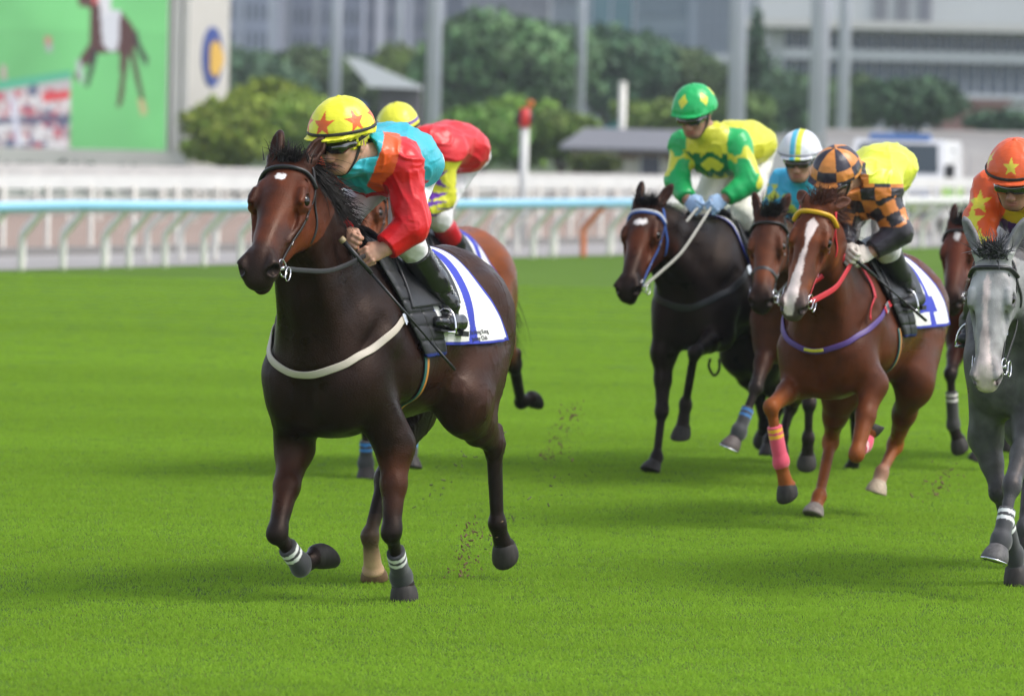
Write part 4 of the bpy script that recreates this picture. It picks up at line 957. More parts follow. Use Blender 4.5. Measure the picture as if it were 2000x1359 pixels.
def board_fence(label, P0, P1, zt, th, step, posts=.05, low=None, group='rails along the tracks', pm=None, capm=None):
    P0 = V(P0[0], P0[1], 0); P1 = V(P1[0], P1[1], 0); L = np.linalg.norm(P1-P0); d = (P1-P0)/L; n_ = V(-d[1], d[0], 0)
    root = thing('board_fence', label, 'white fence', tuple(P0), 0, group); ax = [d, n_, V(0, 0, 1)]
    MB().box(d*L/2+V(0, 0, zt-th/2), (L, .09, th), ax=ax).build('top_board', capm or WHITE, root)
    for z_ in (low or []): MB().box(d*L/2+V(0, 0, z_)+n_*.012, (L, .04, .09), ax=ax).build('board', WHITE, root)
    base = None
    for t in np.arange(.3, L, step):
        if base is None: base = MB().box((0, 0, zt/2-th*.4), (posts, posts, zt-th*.8), ax=ax).build('post', pm or CREAM, root); o = base
        else: o = base.copy(); COL.objects.link(o)
        o.location = d*(t+random.uniform(-.05, .05))-n_*.07
board_fence('white fence with broad top board along the near edge of the sand', rp(-14, 4.3), rp(48, 4.3), 1.10, .185, 1.0)
board_fence('long white fence with thick padded top rail along the far edge of the sand', at(-150, 300, Y=84), at(2150, 300, Y=94), 1.02, .20, .62, low=[.62, .36])
board_fence('low white fence standing behind the thick padded rail', at(-150, 300, Y=91), at(2150, 300, Y=100), .72, .13, .45, low=[.35])
# hedge behind the far fence
def leaf_cloud(name, lobes, n, size, colr, parent=None, seed=0, m_=None, squash=1.0):
    "foliage as many small faces spread through overlapping lobes, in light and dark clumps"
    rs = np.random.RandomState(seed); vol = np.array([l[1][0]*l[1][1]*l[1][2] for l in lobes])**.67; k = rs.choice(len(lobes), n, p=vol/vol.sum())
    c = np.array([l[0] for l in lobes])[k]; r = np.array([l[1] for l in lobes])[k]; d = rs.randn(n, 3); d /= np.linalg.norm(d, axis=1)[:, None]
    rad = (.55+.5*rs.rand(n)**.6)*(1+.28*noise(c+d*r, 2.2/np.mean(r), seed)); p = c+d*r*rad[:, None]
    a = rs.randn(n, 3); a /= np.linalg.norm(a, axis=1)[:, None]; b_ = np.cross(a, d+rs.randn(n, 3)*.6); b_ /= np.linalg.norm(b_, axis=1)[:, None]+1e-6; s = size*(.5+rs.rand(n))[:, None]
    v = np.stack([p-a*s-b_*s*.6, p+a*s-b_*s*.6, p+a*s+b_*s*.6, p-a*s+b_*s*.6], 1).reshape(-1, 3); f_ = np.arange(4*n).reshape(n, 4)
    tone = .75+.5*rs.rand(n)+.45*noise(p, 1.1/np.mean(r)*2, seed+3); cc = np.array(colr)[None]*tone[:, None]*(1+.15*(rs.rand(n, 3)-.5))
    return mesh_from(name, v, f_, m_ or LEAF, parent, col=np.repeat(np.clip(cc, 0.003, 1), 4, 0), smooth=False)
LEAF = mat('leaf', attr=True, rough=.75, spec=.2); BARK = mat('bark', (.10, .08, .06), rough=.9, noise_amt=.3, noise_sc=3, bump=.02, bump_sc=6)
CORE = mat('dark_core', (.018, .030, .012), rough=.95)  # solid dark core blocks see-through; the crown's inner shade is put in its colour
def tree(u, v0, v1, wpx, Y, colr, label, kind='broadleaf_tree', n=2200, seed=0, group='trees beyond the tracks', trunk=True):
    "tree whose crown spans v0..v1 (photograph rows) at distance Y, on the ground plane"
    s = FPX/Y; base = at(u, 230, Y=Y)*V(1, 1, 0); zt = at(u, v0, Y=Y)[2]; zb = max(at(u, v1, Y=Y)[2], .4); R = wpx*1.5/s/2; Hh = (zt-zb)/2; rs = np.random.RandomState(seed+11)
    root = thing(kind, label, 'tree', tuple(base), rs.rand()*0, group)
    if kind == 'conifer': lobes = [(V(0, 0, zb+(zt-zb)*t), (R*(1-t)**.7+.15, R*(1-t)**.7+.15, (zt-zb)*.13)) for t in np.linspace(.03, .97, 9)]
    else:
        lobes = [(V(0, 0, zb+Hh), (R*.72, R*.7, Hh*.8))]
        for i in range(9):
            a = rs.rand()*2*PI; e = rs.rand()*1.5-.45; lobes.append((V(math.cos(a)*R*.62*math.cos(e), math.sin(a)*R*.5*math.cos(e), zb+Hh+math.sin(e)*Hh*.66), (R*.42, R*.40, Hh*.42)))
    crown = leaf_cloud('crown', lobes, n, max(.09, R*.042), tuple(np.clip(np.array(colr)*(3.0 if colr[0] < .09 and colr not in (YG, DG, MG) else 1.0), 0, .4)), root, seed)
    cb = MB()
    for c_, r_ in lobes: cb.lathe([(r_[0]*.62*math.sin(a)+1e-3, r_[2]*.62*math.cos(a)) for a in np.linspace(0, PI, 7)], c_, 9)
    cb.build('dark_core', CORE, crown, True)
    if trunk:
        tb_ = MB(); tr = max(R*.06, .10); tb_.tube([(0, 0, -.1), (tr*.5, 0, zb*.6), (0, tr, zb+Hh*.6)], [tr*1.3, tr, tr*.5], 8)
        for i in range(4): a = i*1.7+rs.rand(); tb_.tube([(tr*.5, 0, zb*.7), (math.cos(a)*R*.4, math.sin(a)*R*.35, zb+Hh*.8)], [tr*.6, tr*.25], 6)
        tb_.build('trunk', BARK, root, True)
YG, DG, MG = (.22, .28, .035), (.11, .165, .065), (.17, .24, .06)
hb = []
for i in range(46):
    u = -60+i*48; p = at(u, 230, Y=106)*V(1, 1, 0); hb.append((V(p[0], p[1], .40), (.45, .35, .42)))
setp(leaf_cloud('hedge', hb, 5200, .05, (.030, .055, .028), seed=5), 'low dark hedge behind the white fences', 'hedge', kind='stuff')
for i, a in enumerate([
    (450, 215, 335, 120, 126, (.21, .27, .04), 'low yellow green bush at the foot of the beige pillar'), (680, 240, 335, 120, 127, (.11, .14, .03), 'low green bush under the small blue sign'), (870, 150, 260, 150, 205, DG, 'dark green tree behind the second rider and the tall pale mast'), (1395, 205, 300, 120, 168, (.045, .070, .024), 'dark olive bush at the foot of the pale mast left of the conifer'),
    (470, 185, 335, 150, 135, YG, 'yellow green bushy tree beside the big screen'), (545, 150, 330, 150, 139, YG, 'tall yellow green tree to the right of the screen, its top behind the lead rider'),
    (625, 178, 330, 130, 133, (.085, .12, .02), 'yellow green tree behind the leading rider\'s cap'), (735, 225, 335, 150, 137, (.095, .125, .03), 'pale green bush behind the second yellow cap'),
    (850, 255, 335, 130, 132, (.075, .11, .03), 'light green bush behind the red silks'), (935, 205, 335, 150, 128, (.055, .10, .022), 'round green tree left of the red topped post'),
    (1020, 188, 340, 130, 131, (.065, .11, .020), 'round green tree behind the red topped post'), (1095, 212, 325, 120, 129, MG, 'round green tree right of the red topped post'),
    (1165, 306, 338, 60, 118, (.10, .13, .03), 'small pale shrub in front of the low building'),
    (480, 80, 250, 210, 210, (.032, .055, .030), 'dark wide tree right of the screen behind the yellow green ones'), (610, 88, 250, 200, 215, DG, 'dark green tree behind the first lamp mast'), (730, 110, 250, 170, 220, (.034, .052, .026), 'dark tree under the slanting roof'),
    (800, 82, 230, 120, 205, MG, 'mid green tree left of the tall pale mast'), (935, 22, 240, 250, 190, (.040, .072, .030), 'tall broad green tree in the middle of the background'), (1060, 40, 250, 200, 196, (.036, .064, .030), 'tall green tree left of the thin grey mast'),
    (1195, 48, 250, 210, 200, (.030, .056, .030), 'dark green tree right of the thin grey mast'), (1310, 90, 260, 190, 204, DG, 'dark green tree behind the green capped rider'), (1275, 195, 262, 130, 150, (.060, .085, .02), 'olive bush beside the green capped rider'),
    (1400, 118, 262, 130, 200, DG, 'dark tree left of the conifer'), (1515, 110, 285, 100, 180, (.030, .052, .028), 'dark tree right of the conifer'), (1575, 142, 285, 120, 185, (.036, .060, .028), 'green tree at the foot of the widest lamp mast'),
    (1445, 180, 290, 120, 165, (.045, .070, .022), 'olive green bush behind the green and yellow silks'),
    (1655, 140, 285, 110, 190, DG, 'dark tree between the two masts on the right'), (1770, 150, 262, 160, 170, (.026, .046, .024), 'spreading dark tree with forked trunk in front of the grandstand'), (1950, 212, 270, 90, 165, (.024, .044, .024), 'low dark tree at the right edge')]):
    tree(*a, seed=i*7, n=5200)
tree(1474, 38, 290, 66, 175, (.020, .036, .020), 'narrow dark conifer rising above the trees', kind='conifer', seed=99)
# ------------------------------------------------------------------ the big screen
def px_quad(u0, v0, u1, v1, Y): return [at(u0, v1, Y=Y), at(u1, v1, Y=Y), at(u1, v0, Y=Y), at(u0, v0, Y=Y)]
YS = 140.0; BEIGE = mat('beige_cladding', (.74, .69, .63), rough=.7, noise_amt=.05, noise_sc=.6); DGAP = mat('dark_joint', (.40, .37, .34), rough=.9)
X0, X1 = at(-420, 200, Y=YS)[0], at(326, 200, Y=YS)[0]; ZB, ZT = at(150, 291, Y=YS)[2], at(150, -260, Y=YS)[2]; X2 = at(368, 200, Y=YS)[0]
scr = thing('big_screen', 'big outdoor screen in a beige frame showing a race picture', 'screen', (0, YS, 0))
nu, nv = 300, 240; uu, vv = np.meshgrid(np.linspace(-420, 326, nu), np.linspace(-260, 291, nv), indexing='ij')
pc = np.tile(np.array((.17, .55, .19)), (nu, nv, 1)); q3 = np.stack([uu.ravel(), vv.ravel(), 0*uu.ravel()], 1); sh = (.5+.5*fbm(q3, .006, 4)).reshape(nu, nv)
pc = pc*(.85+.35*sh[..., None]); pc[vv < 60] *= 1.12
def pf(poly, c): pc[inpoly(uu, vv, poly)] = c
pf([(-420, 235), (0, 168), (138, 140), (138, 300), (-420, 300)], (.55, .50, .52)); pf([(-420, 228), (0, 162), (138, 138), (138, 154), (0, 180), (-420, 246)], (.10, .48, .30))
rs = np.random.RandomState(4)
for i in range(420):
    x_, y_ = rs.uniform(-400, 132), rs.uniform(176, 288); 
    if y_ < 180-(x_-0)*.25+10: continue
    c_ = [(.75, .72, .75), (.55, .10, .14), (.12, .15, .25), (.65, .55, .55), (.8, .8, .82), (.35, .25, .3)][rs.randint(6)]; w_, h_ = rs.uniform(3, 10), rs.uniform(4, 11); pf([(x_-w_, y_-h_), (x_+w_, y_-h_), (x_+w_, y_+h_), (x_-w_, y_+h_)], c_)
pf([(80, 185), (135, 176), (135, 192), (85, 202)], (.75, .07, .08)); pf([(-420, 262), (138, 225), (138, 238), (-420, 276)], (.12, .12, .2))
bh = (.10, .035, .03); dk_ = (.04, .03, .03)
pf([(145, -30), (175, -45), (190, -10), (200, 30), (182, 45), (172, 15), (150, 12)], (.12, .05, .04))                  # neck and head of the horse on the screen
pf([(172, 10), (200, 15), (235, 22), (258, 50), (262, 92), (250, 108), (225, 100), (190, 104), (172, 88)], bh)
pf([(172, 85), (190, 100), (180, 122), (162, 128), (150, 160), (143, 150), (155, 112)], bh); pf([(176, 95), (190, 100), (182, 135), (172, 170), (165, 168), (172, 130)], dk_)
pf([(232, 92), (250, 100), (244, 150), (240, 195), (230, 212), (228, 205), (234, 150)], bh); pf([(250, 95), (262, 100), (272, 150), (285, 205), (278, 210), (262, 150)], (.09, .05, .035))
pf([(262, 50), (272, 85), (288, 112), (284, 128), (270, 105), (258, 75)], dk_); pf([(192, 18), (232, 18), (228, 95), (212, 100), (198, 85)], (.72, .74, .80)); pf([(183, -25), (215, -22), (212, 25), (200, 30), (190, 10)], (.8, .8, .84)); pf([(176, -12), (188, -10), (186, 6), (178, 8)], (.75, .08, .08)); pf([(268, 192), (280, 190), (288, 218), (276, 224)], (.55, .45, .22))
pf([(148, 118), (156, 118), (162, 150), (158, 168), (148, 140)], (.5, .55, .55)); pf([(86, 72), (98, 72), (98, 88), (86, 88)], (.6, .22, .2)); pf([(86, 88), (100, 88), (100, 104), (88, 104)], (.4, .42, .42)); pf([(0, 130), (10, 130), (12, 158), (0, 158)], (.55, .4, .4)); pf([(18, 192), (28, 190), (44, 288), (32, 288)], (.7, .72, .85))
SCRM = bpy.data.materials.new('screen_picture'); SCRM.use_nodes = True; n_ = SCRM.node_tree; b_ = n_.nodes['Principled BSDF']; a_ = n_.nodes.new('ShaderNodeAttribute'); a_.attribute_name = 'Col'
b_.inputs['Base Color'].default_value = (.02, .02, .02, 1); n_.links.new(a_.outputs['Color'], b_.inputs['Emission Color']); b_.inputs['Emission Strength'].default_value = .44
xs = np.linspace(X0, X1, nu); zs = np.linspace(ZT, ZB, nv); gx, gz = np.meshgrid(xs, zs, indexing='ij'); vs = np.stack([gx.ravel(), np.full(nu*nv, -.02), gz.ravel()], 1)
i_, j_ = np.meshgrid(np.arange(nu-1), np.arange(nv-1), indexing='ij'); a__ = (i_*nv+j_).ravel(); mesh_from('display', vs, np.stack([a__, a__+1, a__+nv+1, a__+nv], 1), SCRM, scr, col=pc.reshape(-1, 3), smooth=False)
MB().box(((X0+X2)/2, .8, ZT/2), (X2-X0, 1.5, ZT+1)).build('housing', DGAP, scr)
MB().box(((X0+X2)/2, -.05, ZB/2), (X2-X0, .28, ZB)).build('lower_panel', BEIGE, scr)
gw = (X2-X1)
for k, (a_, b_, m_) in enumerate(((.0, .10, BEIGE), (.24, .60, BEIGE), (.72, 1.0, BEIGE))): MB().box((X1+gw*(a_+b_)/2, -.05-.03*k, (ZB+ZT)/2), (gw*(b_-a_), .30, ZT-ZB-.01)).build('frame_fin', m_, scr)
pd = nrm(V(1.0, 3.35, 0)); pl = thing('pillar', 'wide beige pillar with round blue emblem at the right end of the screen', 'pillar', (X2, YS-.15, 0)); pn = V(pd[1], -pd[0], 0)
MB().box(pd*1.75-pn*.6+V(0, 0, ZT/2), (3.5, 1.2, ZT), ax=[pd, pn, V(0, 0, 1)]).build('pillar_shaft', mat('pillar_cladding', (.52, .49, .45), rough=.7, noise_amt=.05, noise_sc=.6), pl)  # beige cladding again, colour darkened to offset the light on this side face
ez = at(402, 110, Y=YS)[2]; ec = pd*1.95+V(0, 0, ez)
ov = MB(); n = 40; ov.add([ec+pn*.05+pd*.88*math.cos(a)+V(0, 0, .92*math.sin(a)) for a in np.linspace(0, 2*PI, n, endpoint=False)]+[ec+pd*.88*math.cos(a)+V(0, 0, .92*math.sin(a)) for a in np.linspace(0, 2*PI, n, endpoint=False)], [tuple(range(n))]+[(i, (i+1) % n, n+(i+1) % n, n+i) for i in range(n)])
eo = ov.build('emblem', mat('emblem_blue', (.025, .055, .25), rough=.5), pl)
gd = MB(); gd.add([ec+pn*.08+pd*(.18+.62*math.cos(a)*(1+.15*math.cos(3*a)))+V(0, 0, -.05+.50*math.sin(a)*(1+.2*math.sin(5*a)**2)) for a in np.linspace(0, 2*PI, n, endpoint=False)], [tuple(range(n))]); gd.build('emblem_figure', mat('emblem_gold', (.65, .38, .05), rough=.5), eo)
# ------------------------------------------------------------------ masts and posts
MAST = mat('mast_grey', (.74, .74, .86), rough=.5, noise_amt=.05, noise_sc=.5)
for (u, w_, Y, lb) in ((655, 21, 172, 'grey lamp mast behind the lead rider\'s cap'), (847, 29, 150, 'pale thick lamp mast left of the tall green tree'), (779, 13, 230, 'thin grey mast between the two thicker ones'), (1134, 18, 192, 'grey mast standing in front of the tall trees'),
                       (1440, 33, 160, 'thick pale mast left of the conifer'), (1600, 36, 140, 'thickest pale mast right of the conifer'), (1648, 23, 158, 'thinner blue grey mast beside the thickest one')):
    p = at(u, 120, Y=Y); r = w_*Y/FPX/2; t = thing('lamp_mast', lb, 'mast', (p[0], Y, 0), 0, 'lamp masts')
    MB().tube([(0, 0, 0), (0, 0, 26)], [r*1.08, r*.75], 14).build('shaft', MAST, t, True); MB().tube([(0, 0, 0), (0, 0, .5)], [r*1.7, r*1.5], 14).build('base', MAST, t, True)
p = at(1213, 300, Y=125); t = thing('short_post', 'short cream post standing before the low building', 'post', (p[0], 125, 0)); zt = at(1213, 165, Y=125)[2]
MB().tube([(0, 0, 0), (0, 0, zt)], [.11, .10], 10).build('shaft', CREAM, t, True); MB().lathe([(.02, zt+.08), (.11, zt+.03), (.12, zt-.02)], (0, 0, 0), 10).build('cap', CREAM, t, True)
Y = 74; s = FPX/Y; p = at(1021, 395, Y=Y); t = thing('furlong_post', 'white marker post with red top and dark disc behind the rail', 'marker post', (p[0], Y, 0)); z1, z2 = at(1021, 249, Y=Y)[2], at(1021, 211, Y=Y)[2]
MB().tube([(0, 0, 0), (0, 0, z1)], .072, 14).build('post', WHITE, t, True); MB().tube([(-.0, -.02, z1), (-.0, -.02, z2)], [.080, .076], 14).build('red_top', mat('red_paint', (.62, .03, .025), rough=.4), t, True)
MB().lathe([(.155, -.02), (.155, .02)], (-.01, .09, (z1+z2)/2-.01), 24, R=np.array([[1, 0, 0], [0, 0, -1], [0, 1, 0]])).build('disc', mat('black_disc', (.02, .02, .025), rough=.5), t, True)
MB().lathe([(.062, -.02), (.062, .02)], (.085, .06, z2+.07), 18, R=np.array([[1, 0, 0], [0, 0, -1], [0, 1, 0]])).build('orange_disc', mat('orange_disc', (.60, .18, .03), rough=.5), t, True)
# ------------------------------------------------------------------ buildings
def bay_building(label, u0, u1, Y, ztop, wall, stripes=(), floors=None, glass=(.10, .13, .18), depth=20, ground=0.0, name='tower_block', win=None):
    a, b_ = at(u0, 100, Y=Y)[0], at(u1, 100, Y=Y)[0]; w_ = b_-a; t = thing(name, label, 'building', ((a+b_)/2, Y, 0), 0, 'buildings behind the racecourse')
    wm = mat('wall_'+str(wall), wall, rough=.8, noise_amt=.06, noise_sc=.1); gm = mat('glass_'+str(glass), glass, rough=.25, spec=.6)
    MB().box((0, depth/2, ztop/2), (w_, depth, ztop)).build('wall', wm, t)
    for (f0, f1, c) in stripes: MB().box((-w_/2+w_*(f0+f1)/2, -.15, ztop/2), (w_*(f1-f0), .30, ztop-.4)).build('pilaster', mat('wall_'+str(c), c, rough=.8), t)
    if win:
        nx, z0, dz_, wz, fr = win; base = None; cw = w_/nx; z = z0
        while z+wz < ztop-.5:
            for i in range(nx):
                if base is None: base = MB().box((0, 0, 0), (cw*fr, .12, wz)).build('window', gm, t); o = base
                else: o = base.copy(); COL.objects.link(o)
                o.location = (-w_/2+cw*(i+.5), -.03, z+wz/2)
            z += dz_
    return t
G1, G2, G3 = (.45, .48, .58), (.56, .58, .65), (.74, .75, .80)  # wall tones lifted paler: part of the distance haze is in the colour
bay_building('blue grey tower block nearest the screen, at the top of the picture', 415, 540, 520, 60, G1, ((.10, .22, G3), (.38, .48, G2), (.86, .97, G3)), win=(9, 6, 3.2, 1.8, .5))
bay_building('slate grey tower block with pale vertical strips above the dark trees', 545, 700, 540, 66, G1, ((.05, .14, G3), (.42, .50, G3), (.70, .76, G2)), win=(11, 6, 3.2, 1.8, .5))
bay_building('grey violet tower block behind the thick mast', 705, 850, 560, 62, (.21, .22, .27), ((.2, .3, G3), (.60, .68, G2), (.88, .95, G3)), win=(10, 6, 3.2, 1.8, .5))
bay_building('dark narrow tower block right of the thick mast', 855, 905, 530, 60, (.13, .15, .20), ((.1, .25, G2),), win=(4, 6, 3.2, 1.8, .5))
bay_building('pale beige block above the tallest tree', 908, 1072, 500, 60, (.46, .45, .46), (), win=(8, 7, 3.4, 1.2, .6), glass=(.30, .30, .34))
bay_building('grey block left of the teal glass building', 1076, 1146, 480, 60, (.40, .42, .45), (), win=(4, 7, 3.4, 1.4, .7), glass=(.22, .24, .28))
bay_building('teal glass block in the middle of the skyline', 1150, 1232, 470, 60, (.20, .40, .43), ((.0, .04, G3), (.48, .52, G3)), win=(5, 6, 3.0, 2.2, .8), glass=(.10, .30, .34))
bay_building('blue grey glass block behind the dark trees', 1235, 1352, 475, 60, (.26, .33, .37), ((.0, .03, G3), (.97, 1, G3)), win=(7, 6, 3.4, 2.0, .8), glass=(.16, .23, .28))
bay_building('light blue glass tower with vertical ribs left of the conifer', 1356, 1478, 450, 60, (.38, .43, .48), tuple((.05+.13*i, .10+.13*i, (.24, .30, .36)) for i in range(7)))
bay_building('pale hall behind the tree tops with flat roof', 880, 1480, 300, at(1000, 96, Y=300)[2], (.44, .46, .48), (), name='hall', win=(26, 2, 3.0, .8, .6), glass=(.25, .29, .33), depth=12)
bay_building('light grey wall building with dark openings above the grandstand', 1482, 2100, 420, 50, (.64, .64, .64), ((.36, .40, (.20, .20, .22)), (.43, .47, (.20, .20, .22)), (.50, .54, (.19, .19, .22)), (.2, .215, (.08, .20, .42))))
# grandstand: slabs, window bands, roof
Y = 250; a, b_ = at(1530, 100, Y=Y)[0], at(2110, 100, Y=Y)[0]; gs = thing('grandstand_building', 'long low office building with flat white roof and bands of dark windows', 'building', ((a+b_)/2, Y, 0), 0, 'buildings behind the racecourse'); wd_ = b_-a
zv = lambda v: at(1760, v, Y=Y)[2]
PW = mat('pale_panel', (.62, .63, .66), rough=.7, noise_amt=.04, noise_sc=.3); GWN = mat('dark_window', (.055, .085, .12), rough=.2, spec=.6)
MB().box((0, 8, zv(60)/2), (wd_, 15.5, zv(60))).build('wall', PW, gs)
rf = MB().box((-.9, 6, (zv(44)+zv(60))/2), (wd_+2.6, 16, zv(44)-zv(60))).build('roof', mat('white_roof', (.62, .60, .57), rough=.6), gs)
for (v0, v1, nx, fr) in ((66, 98, 26, .82), (122, 152, 26, .80), (152, 178, 26, .62)):
    h_ = zv(v0)-zv(v1); base = None; cw = wd_/nx
    for i in range(nx):
        if base is None: base = MB().box((0, 0, 0), (cw*fr, .16, h_)).build('window', GWN, gs); o = base
        else: o = base.copy(); COL.objects.link(o)
        o.location = (-wd_/2+cw*(i+.5), .2, (zv(v0)+zv(v1))/2)
for v0, v1 in ((100, 120), (180, 192)): MB().box((0, -.25, (zv(v0)+zv(v1))/2), (wd_, .9, zv(v0)-zv(v1))).build('balcony_band', PW, gs)
MB().box((0, -.1, .8), (wd_, .4, 1.6)).build('plinth', PW, gs)
Y = 180; a, b_ = at(1842, 200, Y=Y)[0], at(1965, 200, Y=Y)[0]; t = thing('brick_hall', 'brownish pink brick building in front of the grandstand', 'building', ((a+b_)/2, Y, 0)); z1 = at(1900, 205, Y=Y)[2]
MB().box((0, 3, z1/2), (b_-a, 6, z1)).build('wall', mat('pink_brick', (.30, .17, .15), rough=.85, noise_amt=.12, noise_sc=2), t); MB().box((0, 3, z1+.12), (b_-a+.4, 6.4, .24)).build('roof', mat('brown_roof', (.24, .15, .13), rough=.8), t)
# low building by the track
Y = 120; s = FPX/Y; a, b_ = at(1112, 300, Y=Y)[0], at(1420, 300, Y=Y)[0]; t = thing('low_building', 'low cream building with grey roof and dark window beyond the fences', 'building', (a, Y, 0)); W_ = b_-a; zr0, zr1 = at(1250, 262, Y=Y)[2], at(1250, 290, Y=Y)[2]
MB().box((W_/2, 2.2, zr1/2), (W_-.3, 4, zr1)).build('wall', mat('cream_wall', (.55, .51, .44), rough=.8, noise_amt=.06, noise_sc=1), t)
MB().add([(-.25, -.3, zr1), (W_+.25, -.3, zr1), (W_, 2.2, zr0+.12), (.4, 2.2, zr0+.12), (-.25, 4.6, zr1), (W_+.25, 4.6, zr1), (-.25, -.3, zr1-.08), (W_+.25, -.3, zr1-.08), (-.25, 4.6, zr1-.08), (W_+.25, 4.6, zr1-.08)], [(0, 1, 2, 3), (3, 2, 5, 4), (0, 3, 4), (1, 5, 2), (0, 6, 7, 1), (4, 5, 9, 8), (6, 8, 9, 7)]).build('roof', mat('grey_roof', (.17, .17, .185), rough=.7), t)
BR = mat('brown_panel', (.22, .15, .11), rough=.8)
MB().box((W_*.10, .16, zr1*.62), (W_*.18, .10, zr1*.55)).build('brown_panel', BR, t); MB().box((W_*.52, .15, zr1-.16), (W_*.40, .10, .26)).build('brown_fascia', BR, t)
wx = at(1270, 320, Y=Y)[0]-a; wf = MB().box((wx, .14, .62), (.50, .10, 1.0)).build('window', mat('dark_pane', (.05, .055, .08), rough=.25), t)
for dx in (-.27, .27): MB().box((wx+dx, .11, .62), (.04, .10, 1.08)).build('frame', WHITE, wf)
wx = at(1385, 320, Y=Y)[0]-a; MB().box((wx, .14, .62), (.44, .10, .9)).build('window', MATS['dark_pane'], t)
tp = at(1207, 300, Y=150); t = thing('tent', 'small teal tent roof behind the low building', 'tent', (tp[0], 150, 0)); z1, z2 = at(1207, 232, Y=150)[2], at(1207, 262, Y=150)[2]; TE = mat('teal_canvas', (.06, .30, .26), rough=.7)
MB().add([(-.75, -.75, z2), (.75, -.75, z2), (.75, .75, z2), (-.75, .75, z2), (0, 0, z1), (-.75, -.75, z2-.15), (.75, -.75, z2-.15), (.75, .75, z2-.15), (-.75, .75, z2-.15)], [(0, 1, 4), (1, 2, 4), (2, 3, 4), (3, 0, 4), (0, 5, 6, 1), (1, 6, 7, 2), (2, 7, 8, 3), (3, 8, 5, 0)]).build('canopy', TE, t)
for sx in (-1, 1):
    for sy in (-1, 1): MB().tube([(.7*sx, .7*sy, 0), (.7*sx, .7*sy, z2)], .03, 6).build('pole', MAST, t, True)
Y = 165; P_ = lambda u, v: at(u, v, Y=Y); o_ = V(P_(740, 300)[0], Y, 0); t = thing('pavilion', 'pavilion with slanting white roof between the masts', 'building', tuple(o_)); q = [P_(672, 112)-o_, P_(704, 116)-o_, P_(822, 168)-o_, P_(716, 163)-o_]
MB().add([q[0], q[1], q[2], q[3]]+[x+V(0, 4, -.1) for x in q]+[x+V(0, 0, -.12) for x in (q[3], q[2])], [(0, 3, 2, 1), (4, 5, 6, 7), (0, 1, 5, 4), (1, 2, 6, 5), (0, 4, 7, 3), (3, 8, 9, 2), (2, 9, 6)]).build('roof', mat('white_roof_b', (.80, .80, .82), rough=.6), t)
z_ = q[3][2]-.15; MB().box(((q[3][0]+q[2][0])/2+.2, 2.2, z_/2), (q[2][0]-q[3][0]-.5, 3, z_)).build('wall', mat('pavilion_wall', (.14, .13, .14), rough=.8), t)
p = at(699, 215, Y=110); t = thing('round_sign', 'small round blue sign just right of the lead rider\'s cap', 'sign', (p[0], 110, 0)); z_ = at(699, 216, Y=110)[2]
MB().lathe([(.22, -.02), (.22, .02)], (0, 0, z_), 24, R=np.array([[1, 0, 0], [0, 0, -1], [0, 1, 0]])).build('sign_face', mat('sign_blue', (.06, .12, .30), rough=.5), t, True); MB().tube([(0, .04, 0), (0, .04, z_)], .03, 8).build('post', MAST, t, True)
for (u0, u1, v0, v1, Y, lb) in ((1612, 1728, 258, 300, 112, 'white boxed wall panel beside the van'), (1800, 2100, 262, 296, 116, 'long pale wall at the right edge behind the white fence'), (1440, 1600, 268, 300, 118, 'pale wall panel behind the white capped rider')):
    a, b_ = at(u0, 280, Y=Y)[0], at(u1, 280, Y=Y)[0]; t = thing('panel_wall', lb, 'wall', ((a+b_)/2, Y, 0)); z1 = at((u0+u1)/2, v0, Y=Y)[2]; z0_ = .0
    MB().box((0, .1, z1/2), (b_-a, .2, z1)).build('panel', mat('offwhite_panel', (.58, .57, .55), rough=.7, noise_amt=.05, noise_sc=1), t); MB().box((0, .1, z1+.03), (b_-a+.1, .28, .06)).build('coping', WHITE, t)
board_fence('white fence of many thin uprights at the right in front of the hedge', at(1840, 300, Y=104)*V(1, 1, 0), at(2150, 300, Y=104)*V(1, 1, 0), at(1900, 290, Y=104)[2], .18, .22, posts=.03, low=[.5])
# ------------------------------------------------------------------ the van
Y = 90; vo = at(1748, 300, Y=Y)*V(1, 1, 0); vr = thing('van', 'white van with blue light bar and green yellow chequers behind the rail', 'van', (vo[0], vo[1], 0), math.radians(196))
# local: x forward, y left; nose towards the camera, a little to the left
vr.scale = (.60, .96, .92); vr.rotation_euler = (0, 0, math.atan2(-math.cos(math.radians(14)), -math.sin(math.radians(14))))
VW = mat('van_white', (.70, .70, .71), rough=.3, coat=.4); VG = mat('van_glass', (.05, .065, .075), rough=.08, spec=.7); hw = .98
prof = [(-4.6, .35), (-4.6, 1.85), (-4.5, 1.97), (-.95, 1.97), (-.75, 1.93), (-.02, 1.20), (.62, 1.02), (.72, .88), (.74, .38), (.5, .30), (-4.4, .30)]
bv = [(x, -hw*(1-.06*(z > 1.2)), z) for x, z in prof]+[(x, hw*(1-.06*(z > 1.2)), z) for x, z in prof]; n = len(prof)
bo_ = MB().add(bv, [tuple(range(n)), tuple(range(2*n-1, n-1, -1))]+[(i, n+i, n+(i+1) % n, (i+1) % n) for i in range(n)]).build('body', VW, vr)
def vp(x, y, z): return V(x, y, z)
f0, f1 = V(-.70, 0, 1.87), V(-.07, 0, 1.27); nn = nrm(V(.73, 0, .73))
MB().add([f0+V(0, -.80, 0)+nn*.012, f0+V(0, .80, 0)+nn*.012, f1+V(0, .88, 0)+nn*.012, f1+V(0, -.88, 0)+nn*.012], [(0, 1, 2, 3)]).build('windscreen', VG, vr)
